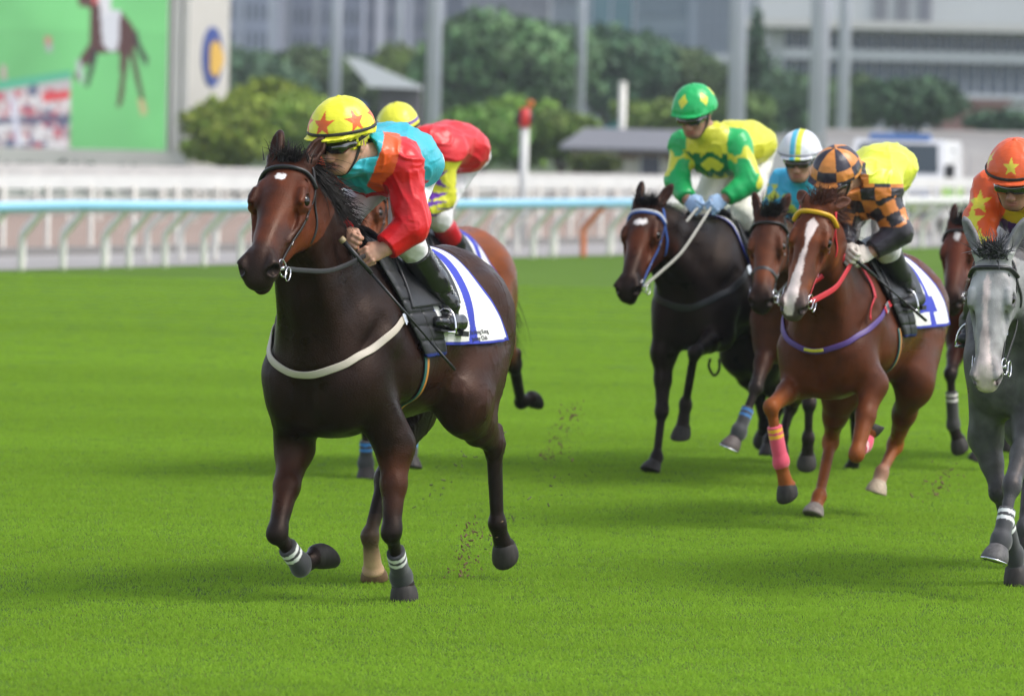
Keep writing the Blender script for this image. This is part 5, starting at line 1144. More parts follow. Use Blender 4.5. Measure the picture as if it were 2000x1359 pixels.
for g in (1, -1):
    MB().box((-1.05, g*.925, 1.52), (.80, .02, .50)).build('side_window', VG, vr); MB().box((-2.6, g*.925, 1.52), (1.1, .02, .50)).build('side_window', VG, vr)
    MB().tube([(.70, g*.70, .72), (.745, g*.70, .72)], [.13, .12], 12).build('headlight', METAL, vr, True)
    mir = MB().box((-.35, g*1.09, 1.32), (.10, .20, .28)).build('mirror', LEATHER, vr)
    for x in (-.15, -3.6):
        w1 = MB().tube([(x, g*.80, .34), (x, g*.99, .34)], .34, 20).build('wheel', mat('tyre', (.02, .02, .02), rough=.8), vr, True); MB().tube([(x, g*.98, .34), (x, g*1.005, .34)], .19, 16).build('rim', METAL, w1, True)
    for i in range(11):
        for j in range(2):
            c_ = (.45, .62, .06) if (i+j) % 2 else (.08, .36, .14); MB().box((-4.3+i*.42, g*.988, .70+j*.20), (.42, .012, .20)).build('chequer', mat('chq'+str(c_), c_, rough=.4), vr)
for i in range(4):
    for j in range(2):
        c_ = (.45, .62, .06) if (i+j) % 2 else (.08, .36, .14); MB().box((.748, -.60+i*.40, .52+j*.17), (.014, .40, .17)).build('chequer', mat('chq'+str(c_), c_, rough=.4), vr)
MB().box((-.95, 0, 2.03), (.28, 1.25, .13)).build('light_bar', mat('blue_lens', (.12, .26, .62), rough=.2), vr); MB().box((.755, 0, .40), (.05, 1.8, .16)).build('bumper', mat('bumper_grey', (.2, .2, .2), rough=.6), vr)
# ------------------------------------------------------------------ haze
hz_ = MB().box((0, 900, 45), (3400, 2300, 92)).build('haze', None); setp(hz_, kind='stuff'); hz_['label'] = 'thin pale haze over the racecourse'
hm = bpy.data.materials.new('haze_air'); hm.use_nodes = True; hn = hm.node_tree; hn.nodes.remove(hn.nodes['Principled BSDF']); pv_ = hn.nodes.new('ShaderNodeVolumePrincipled'); pv_.inputs['Color'].default_value = (.86, .91, 1, 1); pv_.inputs['Density'].default_value = .0004; pv_.inputs['Anisotropy'].default_value = .2
hn.links.new(pv_.outputs[0], hn.nodes['Material Output'].inputs['Volume']); hz_.data.materials.append(hm)
# ------------------------------------------------------------------ grass blades and flying turf
def gn_scatter(name, pts, patch, rots, m_):
    me = bpy.data.meshes.new(name); me.vertices.add(len(pts)); me.vertices.foreach_set('co', np.asarray(pts, np.float32).ravel()); at_ = me.attributes.new('rz', 'FLOAT', 'POINT'); at_.data.foreach_set('value', np.asarray(rots, np.float32))
    me.materials.append(m_)
    o = bpy.data.objects.new(name, me); COL.objects.link(o); g = bpy.data.node_groups.new('scatter', 'GeometryNodeTree')
    g.interface.new_socket('Geometry', in_out='INPUT', socket_type='NodeSocketGeometry'); g.interface.new_socket('Geometry', in_out='OUTPUT', socket_type='NodeSocketGeometry')
    N = g.nodes.new; gi, go = N('NodeGroupInput'), N('NodeGroupOutput'); ip = N('GeometryNodeInstanceOnPoints'); oi = N('GeometryNodeObjectInfo'); oi.inputs['Object'].default_value = patch; na_ = N('GeometryNodeInputNamedAttribute'); na_.data_type = 'FLOAT'; na_.inputs['Name'].default_value = 'rz'
    cx = N('ShaderNodeCombineXYZ'); L = g.links.new; L(na_.outputs[0], cx.inputs[2]); mp_ = N('GeometryNodeMeshToPoints')
    L(gi.outputs[0], ip.inputs['Points']); L(oi.outputs['Geometry'], ip.inputs['Instance']); L(cx.outputs[0], ip.inputs['Rotation']); L(ip.outputs[0], go.inputs[0])
    md = o.modifiers.new('scatter', 'NODES'); md.node_group = g; return o
rs = np.random.RandomState(12); nb = 1900; bx_, by_ = rs.uniform(-.3, .3, nb), rs.uniform(-.3, .3, nb); an = rs.rand(nb)*2*PI; hh = .008+.014*rs.rand(nb); lean = rs.randn(nb, 2)*.010; wv_ = .0016+.0012*rs.rand(nb)
d_ = np.stack([np.cos(an), np.sin(an), 0*an], 1)*wv_[:, None]; bs = np.stack([bx_, by_, 0*bx_-.002], 1); tp_ = bs+np.stack([lean[:, 0], lean[:, 1], hh], 1); md_ = bs*.5+tp_*.5-np.stack([lean[:, 0]*.25, lean[:, 1]*.25, 0*hh], 1)
gv = np.stack([bs-d_, bs+d_, md_+d_*.8, md_-d_*.8, tp_], 1).reshape(-1, 3); k5 = np.arange(nb)*5; tri = np.concatenate([np.stack([k5, k5+1, k5+2], 1), np.stack([k5, k5+2, k5+3], 1), np.stack([k5+3, k5+2, k5+4], 1)])
gc = np.array((.290, .475, .042))[None]*(.88+.24*rs.rand(nb))[:, None]; gc[rs.rand(nb) < .03] = (.20, .20, .07); gcol = np.repeat(gc, 5, 0)
BLADE = mat('grass_blade', attr=True, rough=.7, spec=.1)
_n = BLADE.node_tree; _t = _n.nodes.new('ShaderNodeBsdfTranslucent'); _m = _n.nodes.new('ShaderNodeMixShader'); _a = _n.nodes['Attribute']; _geo = _n.nodes.new('ShaderNodeNewGeometry'); _mp = _n.nodes.new('ShaderNodeMapping'); _mp.inputs['Scale'].default_value = (.12, .55, 0); _nz = _n.nodes.new('ShaderNodeTexNoise'); _nz.inputs['Scale'].default_value = 1.0; _nz.inputs['Detail'].default_value = 3
_rg = _n.nodes.new('ShaderNodeMapRange'); _rg.inputs[1].default_value = .35; _rg.inputs[2].default_value = .65; _rg.inputs[3].default_value = .91; _rg.inputs[4].default_value = 1.07; _scl = _n.nodes.new('ShaderNodeVectorMath'); _scl.operation = 'SCALE'
_n.links.new(_geo.outputs['Position'], _mp.inputs[0]); _n.links.new(_mp.outputs[0], _nz.inputs[0]); _n.links.new(_nz.outputs[0], _rg.inputs[0]); _n.links.new(_a.outputs['Color'], _scl.inputs[0]); _n.links.new(_rg.outputs[0], _scl.inputs['Scale'])
_n.links.new(_scl.outputs[0], _n.nodes['Principled BSDF'].inputs['Base Color']); _n.links.new(_scl.outputs[0], _t.inputs[0]); _m.inputs[0].default_value = .55
_n.links.new(_n.nodes['Principled BSDF'].outputs[0], _m.inputs[1]); _n.links.new(_t.outputs[0], _m.inputs[2]); _n.links.new(_m.outputs[0], _n.nodes['Material Output'].inputs[0])
patch = mesh_from('grass_patch', gv, tri, BLADE, None, col=gcol, smooth=False); COL.objects.unlink(patch)
pts = []; y = 15.6
while y < 57:
    hw_ = y*1000/FPX*1.04+2.2
    for x in np.arange(-hw_, hw_, .46): pts.append((x+rs.uniform(-.06, .06), y+rs.uniform(-.06, .06), 0))
    y += .46+max(0, y-30)*.03
go_ = gn_scatter('grass', pts, patch, rs.rand(len(pts))*6.28, BLADE); setp(go_, 'short mown green grass of the turf track', 'grass', kind='stuff')
def clods(label, u, v, Y, du, dv, n, seed, cols=((.16, .10, .05), (.10, .13, .03), (.20, .15, .08))):
    rs = np.random.RandomState(seed); m = MB(); 
    for i in range(n):
        t = rs.rand(); p = at(u+du*(t-.5)+rs.randn()*19, v+dv*(.5-t)+rs.randn()*10, Y=Y+rs.randn()*.25); s_ = .0018+.007*rs.rand()**4; R = np.linalg.qr(rs.randn(3, 3))[0]
        m.box(p, (s_*(1+3*rs.rand()), s_, s_*.7), ax=list(R))
    o = m.build('flying_turf', mat('soil%d' % seed, cols[seed % 3], rough=.9)); setp(o, label, 'turf clods', kind='stuff')
clods('spray of soil and grass kicked up left of the near black horse', 1095, 850, 26.5, 50, 130, 240, 0); clods('spray of soil kicked up behind the leading horse\'s hooves', 912, 1085, 20.6, 40, 120, 260, 3)
clods('dusty clods behind the chestnut horse', 1830, 950, 25.5, 60, 80, 180, 6); clods('loose blades of grass thrown up behind the leading horse', 1000, 1020, 21.5, 260, 200, 90, 4); clods('grass bits thrown up between the two groups', 880, 930, 22.5, 180, 160, 70, 1)
# ------------------------------------------------------------------ 1: the leading horse
F1 = Frame(788, 1172, 24); F1.O = F1.O+(F1.O-F1.world((.25, .26, 0)))
f = F1
brown, black = (.0115, .0048, .0032), (.010, .007, .006)
def face1(q, C, P, m):
    C = mix(C, (.15, .034, .010), np.clip(fbm(P, 9, 3)*.7+.35, 0, 1)*.75*m*sstep(.04, .16, q[:, 0])*sstep(.50, .40, q[:, 0]))
    C = mix(C, (.11, .028, .009), m*sstep(-.12, -.2, q[:, 1])*.5)
    r = np.sqrt(((q[:, 0]-.125)/.017)**2+((q[:, 2]-.0)/.016)**2)+fbm(P, 60, 9)*.5
    return mix(C, (.75, .70, .68), sstep(1.15, .8, r)*(q[:, 1] > -.05)*m)
L1 = dict(F=f, S=1.06, dz=-.17, h=.0075, coat=brown, dark=black, points=black, mane=(.014, .010, .009), seed=2,
    label='dark bay racehorse galloping in front, ridden by the jockey in turquoise and red', face=(.050, .0135, .0060), muzzlec=(.020, .013, .011),
    head=dict(poll=f(563, 304, x=.93), muzzle=f(563, 304, x=.93)+V(.50, .10, -.44), side=(-.15, 1, 0), ears=[(-.92, .10, .30), (-.95, .30, .0)], sc=1.13, wid=1.14, earlen=.14),
    legs=dict(
        LF=[f(772, 870, x=.33), f(764, 1040, x=.46), f(783, 1128, x=.28), f(792, 1172, x=.25)],
        RF=[f(575, 875, x=.47), f(540, 1042, x=.72), f(587, 1106, x=.56), f(636, 1076, x=.42)],
        LH=[f(905, 790, x=-.30), f(964, 868, x=-.70), f(970, 1022, x=-.75), f(990, 1088, x=-.85)],
        RH=[f(800, 800, x=-.68), f(752, 935, x=-.36), f(722, 1048, x=-.22), f(731, 1138, x=-.34)]),
    socks=dict(RH=(.42, .27, .16)), hoofc=dict(RH=(.17, .10, .055)),
    bandage=dict(LF=((.022, .023, .026), (.7, .7, .68), .42, 1, True), RF=((.022, .023, .026), (.7, .7, .68), .42, 1, False)),
    facepaint=face1, manedir=(-.5, .45, -.1), maneto=.90, manelen=.19, nmane=1500, manewind=(-.15, .2, -.6), foredir=(-.6, .6, .15), taildir=(-.8, -.5, -.5), taillen=.35)
def body1(P, C, q):
    C = mix(C, (.036, .014, .0085), sstep(.45, -.1, P[:, 0])*sstep(.45, .8, P[:, 2])*(.8+.3*fbm(P, 5, 3)).clip(0, 1))  # rear and upper flank painted lighter to stand for highlights on the coat
    return mix(C, (.062, .018, .007), sstep(.34, .46, P[:, 2])*sstep(.70, .58, P[:, 2])*(P[:, 0] > 0)*(.6+.5*fbm(P, 6, 8)).clip(0, 1)*.8)
L1['bodypaint'] = body1
horse(L1)
def silk1(P, C, tg, T_, A, J):
    tq = np.array((.030, .42, .52)); rd = np.array((.66, .010, .016)); og = np.array((.80, .10, .015))
    C = np.tile(tq, (len(P), 1)).astype(float)
    arm = np.char.startswith(tg, 'arm'); C[arm] = rd
    ch, pv, nk = J['chest'], J['pelvis'], J['neck']
    for q, g in (('L', 1), ('R', -1)):                       # orange band over the shoulder, down to the red of the sleeve
        s0 = J['sh'+q]; d = nrm(ch-s0); t = (P-s0)@nrm(V(.1, -g, .25)); x = (P-s0)@nrm(V(1, 0, .1))
        m = (~arm) & (t < .085) & (t > .02) & (np.linalg.norm(P-s0, axis=1) < .17); C[m] = og
        C[(~arm) & (t <= .02) & (np.linalg.norm(P-s0, axis=1) < .14)] = rd
    fr = (~arm) & (P[:, 2] < ch[2]-.06) & (P[:, 0] > ch[0]-.22) & (P[:, 0] < ch[0]-.02)
    C[fr] = rd
    return C
def cap1(q, C):
    C[:] = (.82, .78, .035)
    for az in (-20, 40, 100, 160, 220, 280):
        a = math.radians(az); d = V(math.cos(a), math.sin(a), 0); s = V(-math.sin(a), math.cos(a), 0)
        u_ = q@s; v_ = q[:, 2]-.095+0*u_; m = star_mask(u_, v_, .040, 0) & (q@d > .02); C[m] = (.78, .13, .02)
    return C
# ------------------------------------------------------------------ 2: the bay behind the leader
F2 = Frame(807, 923, 26); f = F2
bay = (.21, .052, .011)
L2 = dict(F=f, S=1.0, dz=-.15, h=.011, coat=bay, dark=black, points=(.014, .011, .010), mane=(.012, .010, .009), seed=3, face=(.13, .032, .009),
    label='bright bay racehorse half hidden behind the leading horse', head=dict(poll=f(712, 360, x=.92), muzzle=f(690, 520, x=1.34), sc=1.0), nmane=250,
    legs=dict(LF=[f(800, 740, x=.42), f(812, 830, x=.58), f(800, 880, x=.62), f(801, 918, x=.66)], RF=[f(720, 740, x=.42), f(715, 830, x=.60), f(714, 905, x=.58), f(716, 942, x=.60)],
        LH=[f(955, 640, x=-.42), f(1003, 712, x=-.86), f(1016, 786, x=-1.10), f(1050, 775, x=-1.24)], RH=[f(900, 660, x=-.55), f(905, 740, x=-.95), f(890, 800, x=-1.1), f(885, 815, x=-1.24)]),
    bandage=dict(LF=((.02, .02, .023), (.02, .16, .45), .40, 1, True), RF=((.02, .02, .023), (.02, .16, .45), .40, 1, True)), taildir=(-.30, .10, -.8), taillen=.42)
horse(L2)
# ------------------------------------------------------------------ 3: the near black horse under the green cap
F3 = Frame(1404, 913, 22); f = F3
def face3(q, C, P, m):
    C = mix(C, (.10, .025, .009), m*sstep(.05, .2, q[:, 0])*sstep(.5, .4, q[:, 0])*np.clip(.5+fbm(P, 8, 3), 0, 1)*.8)
    r = np.sqrt(((q[:, 0]-.15)/.022)**2+((q[:, 2]+.0)/.030)**2)+fbm(P, 50, 9)*.4
    return mix(C, (.72, .68, .66), sstep(1.15, .8, r)*(q[:, 1] > -.06)*m)
L3 = dict(F=f, S=1.0, dz=-.10, h=.010, coat=(.012, .0075, .0065), dark=black, points=(.013, .011, .011), mane=(.010, .008, .008), seed=4, face=(.040, .012, .006), facepaint=face3,
    label='near black racehorse with white star and blue bridle under the green capped jockey',
    head=dict(poll=f(1262, 392, x=.95), muzzle=f(1262, 392, x=.95)+V(.40, .02, -.50), side=(-.02, 1, 0), ears=[(-.92, .10, .38), (-1, .15, -.02)], sc=1.08, wid=1.08, earlen=.15), manelen=.07, nmane=300, manedir=(-.6, .2, .3),
    legs=dict(RF=[f(1296, 690, x=.55), f(1292, 805, x=.62), f(1282, 893, x=.66), f(1268, 925, x=.74)], LF=[f(1408, 655, x=.52), f(1356, 688, x=.90), f(1338, 790, x=.80), f(1330, 858, x=.80)],
        LH=[f(1490, 700, x=-.30), f(1520, 790, x=-.70), f(1502, 860, x=-.60), f(1500, 893, x=-.56)], RH=[f(1440, 690, x=-.30), f(1480, 770, x=-.60), f(1492, 830, x=-.7), f(1490, 862, x=-.78)]), taildir=(-.6, 0, -.6))
horse(L3)
# ------------------------------------------------------------------ 4: the brown horse between the two
F4 = Frame(1575, 936, 15); f = F4
def face4(q, C, P, m): return mix(C, (.15, .042, .016), m*sstep(.10, .25, q[:, 0])*sstep(.5, .42, q[:, 0])*np.clip(.6+fbm(P, 7, 3), 0, 1)*.8)
L4 = dict(F=f, S=.98, dz=-.12, h=.011, coat=(.060, .018, .008), dark=black, points=(.018, .014, .013), mane=(.016, .012, .011), seed=5, face=(.075, .024, .012), facepaint=face4,
    label='brown racehorse with black noseband between the near black and the chestnut horse',
    head=dict(poll=f(1500, 415, x=.95), muzzle=f(1500, 415, x=.95)+V(.36, .03, -.52), side=(.0, 1, 0), ears=[(-.9, .1, .3), (-1, .25, -.25)], sc=1.0, wid=1.06), forelen=.14, foredir=(-.6, .7, .5), manelen=.10, nmane=300,
    legs=dict(RF=[f(1500, 672, x=.55), f(1476, 758, x=.80), f(1443, 842, x=.92), f(1422, 880, x=.98)], LF=[f(1590, 690, x=.50), f(1580, 790, x=.66), f(1578, 855, x=.60), f(1575, 912, x=.55)],
        LH=[f(1660, 730, x=-.3), f(1668, 800, x=-.75), f(1672, 880, x=-.9), f(1660, 930, x=-1.0)], RH=[f(1560, 740, x=-.2), f(1545, 790, x=-.5), f(1528, 850, x=-.4), f(1520, 890, x=-.42)]),
    bandage=dict(RF=((.025, .025, .028), (.03, .16, .42), .46, 1, True)), shoes=('RF',), hoofc=dict(RF=(.10, .08, .075)))
horse(L4)
# ------------------------------------------------------------------ 5: the chestnut with the white blaze
F5 = Frame(1665, 1017, 23); f = F5
ch_ = (.088, .022, .0075)
def face5(q, C, P, m):
    C = mix(C, (.23, .056, .015), m*sstep(.05, .2, q[:, 0])*sstep(.52, .44, q[:, 0])*np.clip(.5+fbm(P, 8, 3), 0, 1)*.8)
    wdt = np.interp(q[:, 0], [.10, .135, .17, .22, .26, .34, .44, .52, .57], [0, .024, .024, .012, .008, .014, .024, .030, .022])+.004*fbm(P, 40, 2)
    s0 = np.interp(q[:, 0], [.1, .2, .5], [.004, 0, -.012])
    C = mix(C, (.74, .62, .58), sstep(.004, -.002, np.abs(q[:, 2]-s0)-wdt)*(q[:, 1] > -.065)*(q[:, 0] > .10)*m)
    return C
def body5(P, C, q):
    k = sstep(.75, 1.0, P[:, 2])*sstep(.2, .5, P[:, 0])*sstep(-.25, -.4, q[:, 1]-0*P[:, 0])
    return mix(C, np.array(ch_)*.7, np.clip(k, 0, 1)*.7)
L5 = dict(F=f, S=.98, dz=-.14, h=.009, coat=ch_, dark=(.06, .025, .015), points=(.24, .066, .016), mane=(.085, .026, .013), seed=6, face=(.115, .029, .010), facepaint=face5, bodypaint=body5, muzzlec=(.10, .075, .07),
    label='chestnut racehorse with broad white blaze, red bridle and pink leg bandage',
    head=dict(poll=f(1598, 390, x=.95), muzzle=f(1598, 390, x=.95)+V(.30, -.02, -.50), side=(-.24, 1, 0), ears=[(-.70, -.45, .60), (-.7, -.5, -.5)], sc=1.05, wid=1.02, earlen=.13), forelen=.11, foredir=(-.9, .3, .3), nfore=170, manelen=.16,
    legs=dict(RF=[f(1560, 745, x=.50), f(1505, 795, x=.84), f(1524, 903, x=.78), f(1541, 972, x=.72)], LF=[f(1705, 750, x=.45), f(1672, 888, x=.70), f(1686, 868, x=.46), f(1706, 822, x=.40)],
        LH=[f(1785, 745, x=-.32), f(1748, 868, x=-.62), f(1722, 922, x=-.42), f(1708, 968, x=-.36)], RH=[f(1640, 760, x=-.22), f(1622, 862, x=-.40), f(1600, 968, x=-.12), f(1585, 1012, x=-.02)]),
    socks=dict(LH=(.62, .45, .36)), hoofc=dict(LH=(.42, .33, .24), RH=(.20, .17, .15)),
    bandage=dict(RF=((.72, .07, .14), (.85, .42, .02), .34, 1, False), LF=((.72, .07, .14), (.75, .70, .70), .5, 1, True)), tail=False)
horse(L5)
# ------------------------------------------------------------------ 6: the grey
F6 = Frame(2010, 1132, 12); f = F6
def face6(q, C, P, m):
    C = mix(C, (.46, .46, .46), m*sstep(.3, .0, q[:, 0])*.5)
    wdt = np.interp(q[:, 0], [.09, .14, .25, .35, .45, .55, .62], [0, .016, .012, .012, .024, .038, .040])+.004*fbm(P, 40, 2)
    s0 = np.interp(q[:, 0], [.1, .3, .6], [-.010, -.010, 0])
    C = mix(C, (.60, .49, .47), sstep(.005, -.003, np.abs(q[:, 2]-s0)-wdt)*((q[:, 1] > -.07) | (q[:, 0] > .5))*m)
    return C
def body6(P, C, q):
    C = C*(1+.28*fbm(P, 22, 5, 2)[:, None]+.30*np.clip(noise(P, 17, 8)+.1, 0, 1)[:, None]*sstep(.6, .9, P[:, 2])[:, None]); return C
L6 = dict(F=f, S=1.04, dz=-.08, h=.009, coat=(.085, .085, .088), dark=(.035, .035, .038), points=(.065, .065, .07), mane=(.10, .10, .11), seed=7, face=(.30, .30, .305), facepaint=face6, bodypaint=body6, muzzlec=(.24, .22, .22), eyering=(.05, .05, .055),
    label='grey racehorse with pink nose at the right edge of the race', head=dict(poll=f(1937, 492, x=1.0), muzzle=f(1937, 492, x=1.0)+V(.20, .0, -.56), side=(.08, 1, 0), ears=[(-.90, .15, .45), (-.95, .15, -.45)], sc=1.0, wid=1.02, earlen=.19), manelen=.10, forelen=.11, nfore=260, foredir=(-.5, 1, 0),
    legs=dict(RF=[f(1925, 855, x=.42), f(1950, 960, x=.50), f(1980, 1085, x=.30), f(1986, 1140, x=.28)], LF=[f(2012, 838, x=.60), f(1975, 950, x=.86), f(1955, 1055, x=.98), f(1940, 1100, x=1.04)],
        LH=[f(2060, 800, x=-.35), f(2070, 900, x=-.8), f(2080, 1000, x=-.9), f(2075, 1060, x=-1)], RH=[f(2000, 820, x=-.3), f(2010, 930, x=-.7), f(2000, 1030, x=-.5), f(2010, 1080, x=-.5)]),
    bandage=dict(LF=((.035, .035, .04), (.78, .78, .78), .42, 1, True), RF=((.025, .025, .03), (.78, .78, .78), .42, 1, True)), hoofc=dict(LF=(.10, .095, .095)), shoes=('LF',), tail=False)
horse(L6)
# ------------------------------------------------------------------ 7: the brown horse behind the grey
F7 = Frame(1957, 906, 20); f = F7
def face7(q, C, P, m):
    r = np.sqrt(((q[:, 0]-.12-.4*q[:, 2])/.035)**2+((q[:, 2]+.0)/.018)**2)+fbm(P, 50, 9)*.3
    return mix(C, (.66, .62, .60), sstep(1.15, .8, r)*(q[:, 1] > -.06)*m)
L7 = dict(F=f, S=.98, dz=-.10, h=.012, coat=(.080, .017, .007), dark=black, points=(.016, .012, .012), mane=(.014, .012, .012), seed=8, face=(.10, .024, .012), facepaint=face7,
    label='brown racehorse with slanting white star, half hidden behind the grey horse', head=dict(poll=f(1874, 432, x=.95), muzzle=f(1874, 432, x=.95)+V(.38, .04, -.50), ears=[(-.9, .1, .3), (-1, .15, .05)], sc=1.0, wid=1.05, earlen=.15), manelen=.10, forelen=.14, foredir=(-.6, .6, .6), nmane=250,
    legs=dict(RF=[f(1872, 665, x=.50), f(1856, 730, x=.78), f(1861, 830, x=.74), f(1877, 878, x=.68)], LF=[f(1960, 690, x=.50), f(1945, 790, x=.60), f(1920, 870, x=.62), f(1906, 905, x=.66)],
        LH=[f(2030, 690, x=-.3), f(2050, 760, x=-.8), f(2050, 840, x=-.9), f(2040, 880, x=-1)], RH=[f(1980, 690, x=-.3), f(1985, 760, x=-.7), f(1975, 840, x=-.6), f(1970, 880, x=-.6)]),
    bandage=dict(RF=((.03, .026, .026), (.62, .56, .54), .34, 1, False)), tail=False)
horse(L7)
def silk1(P, C, tg, T_, A, J):
    tq = np.array((.030, .42, .52)); rd = np.array((.62, .004, .008)); og = np.array((.80, .10, .015))
    C = np.tile(tq, (len(P), 1)).astype(float)
    arm = np.char.startswith(tg, 'arm'); C[arm] = rd
    ch = J['chest']
    for q, g in (('L', 1), ('R', -1)):
        s0 = J['sh'+q]; ra = nrm(J['nk0']-s0); t = (P-s0)@ra; m = (~arm) & (t < .115) & (t > .035) & (np.linalg.norm(P-s0, axis=1) < .17); C[m] = og
        C[(~arm) & (t <= .035) & (np.linalg.norm(P-s0, axis=1) < .14)] = rd
    C[(~arm) & (P[:, 2] < ch[2]-.07) & (P[:, 0] > ch[0]-.30) & (P[:, 0] < ch[0]+.06)] = rd
    return C
def cap1(q, C):
    C[:] = (.82, .78, .035)
    for az in (1, 66, 131, 196, 261, 310):
        a = math.radians(az); d = V(math.cos(a), math.sin(a), 0); s = V(-math.sin(a), math.cos(a), 0)
        C[star_mask(q@s, q[:, 2]-.094, .047, 0) & (q@d > .02)] = (.78, .13, .02)
    return C
f = F1
J1 = dict(head=f(667, 279, x=.64), neck=f(716, 300, x=.50), chest=f(738, 318, x=.36), pelvis=f(784, 318, x=-.02),
    shL=f(785, 322, x=.42), elL=f(806, 442, x=.42), wrL=f(752, 486, x=.52), haL=f(714, 500, x=.58),
    shR=f(640, 320, x=.40), elR=f(622, 400, x=.44), wrR=f(668, 458, x=.56), haR=f(692, 478, x=.62),
    hipL=f(800, 345, x=-.08), knL=f(790, 462, x=.24), anL=f(874, 592, x=-.05), toL=f(852, 628, x=.10), heL=f(900, 636, x=-.13),
    hipR=f(755, 320, x=-.14), knR=f(676, 420, x=.20), anR=f(590, 600, x=-.10), toR=f(575, 640, x=.05), heR=f(600, 640, x=-.18))
J1['nk0'] = J1['neck']
bar = lambda c, g: c['T'](.02, .17*g, 1.50)
jockey(dict(F=f, h=.0055, J=J1, facedir=(1, -.10, -.22), headup=(.05, -.02, 1), silk=silk1, cap=cap1, billow=.0, laces=(-.75, 1, .2), rivet=True, skin=(.50, .27, .18), hsc=1.10,
    label='jockey in turquoise silks with red sleeves and a yellow star cap on the leading horse', stirL='steel stirrup under the lead rider\'s shiny laced boot', stirR='steel stirrup on the far side of the leading horse',
    saddle_barL=bar(L1, 1), saddle_barR=bar(L1, -1)))
cloth(L1, 'white saddle cloth with blue edge and blue number on the leading horse', L1['T'](.16, 0, 0)[0], L1['T'](-.40, 0, 0)[0], 1.1, '7', dpos=(.38, .36, .46),
    words=[('The Hong Kong', .33, .56, .028, (.02, .02, .03)), ('Jockey Club', .35, .59, .028, (.02, .02, .03)), ('HKJC', .20, .61, .020, (.02, .02, .03))])
saddle(L1, 'black racing saddle with quilted foam pad on the leading horse', .02, padx=(.40, .14), edge=(.03, .05, .36))
girth(L1, 'orange and green girth under the leading horse')
breast(L1, 'beige breast girth with steel buckle on the leading horse', (.50, .44, .36))
bridle(L1, 'black bridle with steel bit rings on the leading horse', hands=(J1['haL'], None))
whip('black riding whip with tan knob in the lead rider\'s hand', f(665, 465, x=.70), J1['haL'], f(888, 722, x=.36), f)
# ------------------------------------------------------------------ the other riders and their horses' tack
bars = lambda c: dict(saddle_barL=bar(c, 1), saddle_barR=bar(c, -1))
def stripe_cap(q, C):
    C[:] = (.80, .77, .05); a = q[:, 2]
    for z0 in (.050, .086): C[(a > z0-.008) & (a < z0+.008)] = (.14, .03, .36)
    return C
def silk2(P, C, tg, T_, A, J):
    C = np.tile(np.array((.66, .015, .02)), (len(P), 1)); ye, pu = np.array((.74, .72, .05)), np.array((.14, .03, .36)); arm = np.char.startswith(tg, 'arm'); C[arm] = ye
    for g in 'LR':
        for a, b_, t in (('sh', 'el', .55), ('el', 'wr', .15), ('el', 'wr', .72)):
            c_ = J[a+g]*(1-t)+J[b_+g]*t; d = P-c_; C[arm & star_mask(d@f2.l_, d@V(0, 0, 1), .085, .2) & (np.linalg.norm(d, axis=1) < .11)] = pu
    return C
f = F2; f2 = f; f2.l_ = nrm(V(.35, 1, 0))
J2 = dict(head=f(778, 262, x=.62), neck=f(830, 276, x=.46), chest=f(848, 292, x=.34), pelvis=f(900, 300, x=-.10), shL=f(866, 300, x=.40), elL=f(866, 386, x=.36), wrL=f(826, 415, x=.50), haL=f(806, 424, x=.58),
    shR=f(780, 305, x=.40), elR=f(760, 380, x=.40), wrR=f(775, 410, x=.52), haR=f(790, 422, x=.58), hipL=f(896, 326, x=-.12), knL=f(852, 420, x=.20), anL=f(902, 500, x=-.08), toL=f(890, 528, x=.06), heL=f(920, 530, x=-.16),
    hipR=f(850, 320, x=-.12), knR=f(790, 400, x=.2), anR=f(780, 500, x=-.08), toR=f(770, 530, x=.06), heR=f(790, 530, x=-.16))
jockey(dict(F=f, h=.008, hb=.008, J=J2, facedir=(1, .35, -.35), headup=(.25, 0, 1), silk=silk2, cap=stripe_cap, hsc=1.0, patent=False, glove=(.02, .02, .02),
    label='jockey in red silks with yellow starred sleeves, yellow cap with purple bands', stirL='steel stirrup of the rider in red, on the bay behind the leader', stirR='steel stirrup on the hidden side of the bay', **bars(L2)))
for g in 'LR':
    kn, an = V(*J2['kn'+g]), V(*J2['an'+g])
    K = Sdf(); K.cone(kn*.66+an*.34, kn*.45+an*.55, .071, .066, .02, ca=(.55, .01, .015))
    o = sdf_obj('boot_cuff', K, .009, mat('red_boot_top', (.50, .01, .02), rough=.4), bpy.data.objects['person.001'])
cloth(L2, 'white saddle cloth with blue number two on the bay behind the leader', L2['T'](.10, 0, 0)[0], L2['T'](-.34, 0, 0)[0], 1.1, '2', dpos=(.34, .30, .42), seed=3)
saddle(L2, 'black racing saddle on the bay behind the leader', 0, padx=(.36, .14)); bridle(L2, 'black bridle on the bay behind the leader', hands=(J2['haL'], None))
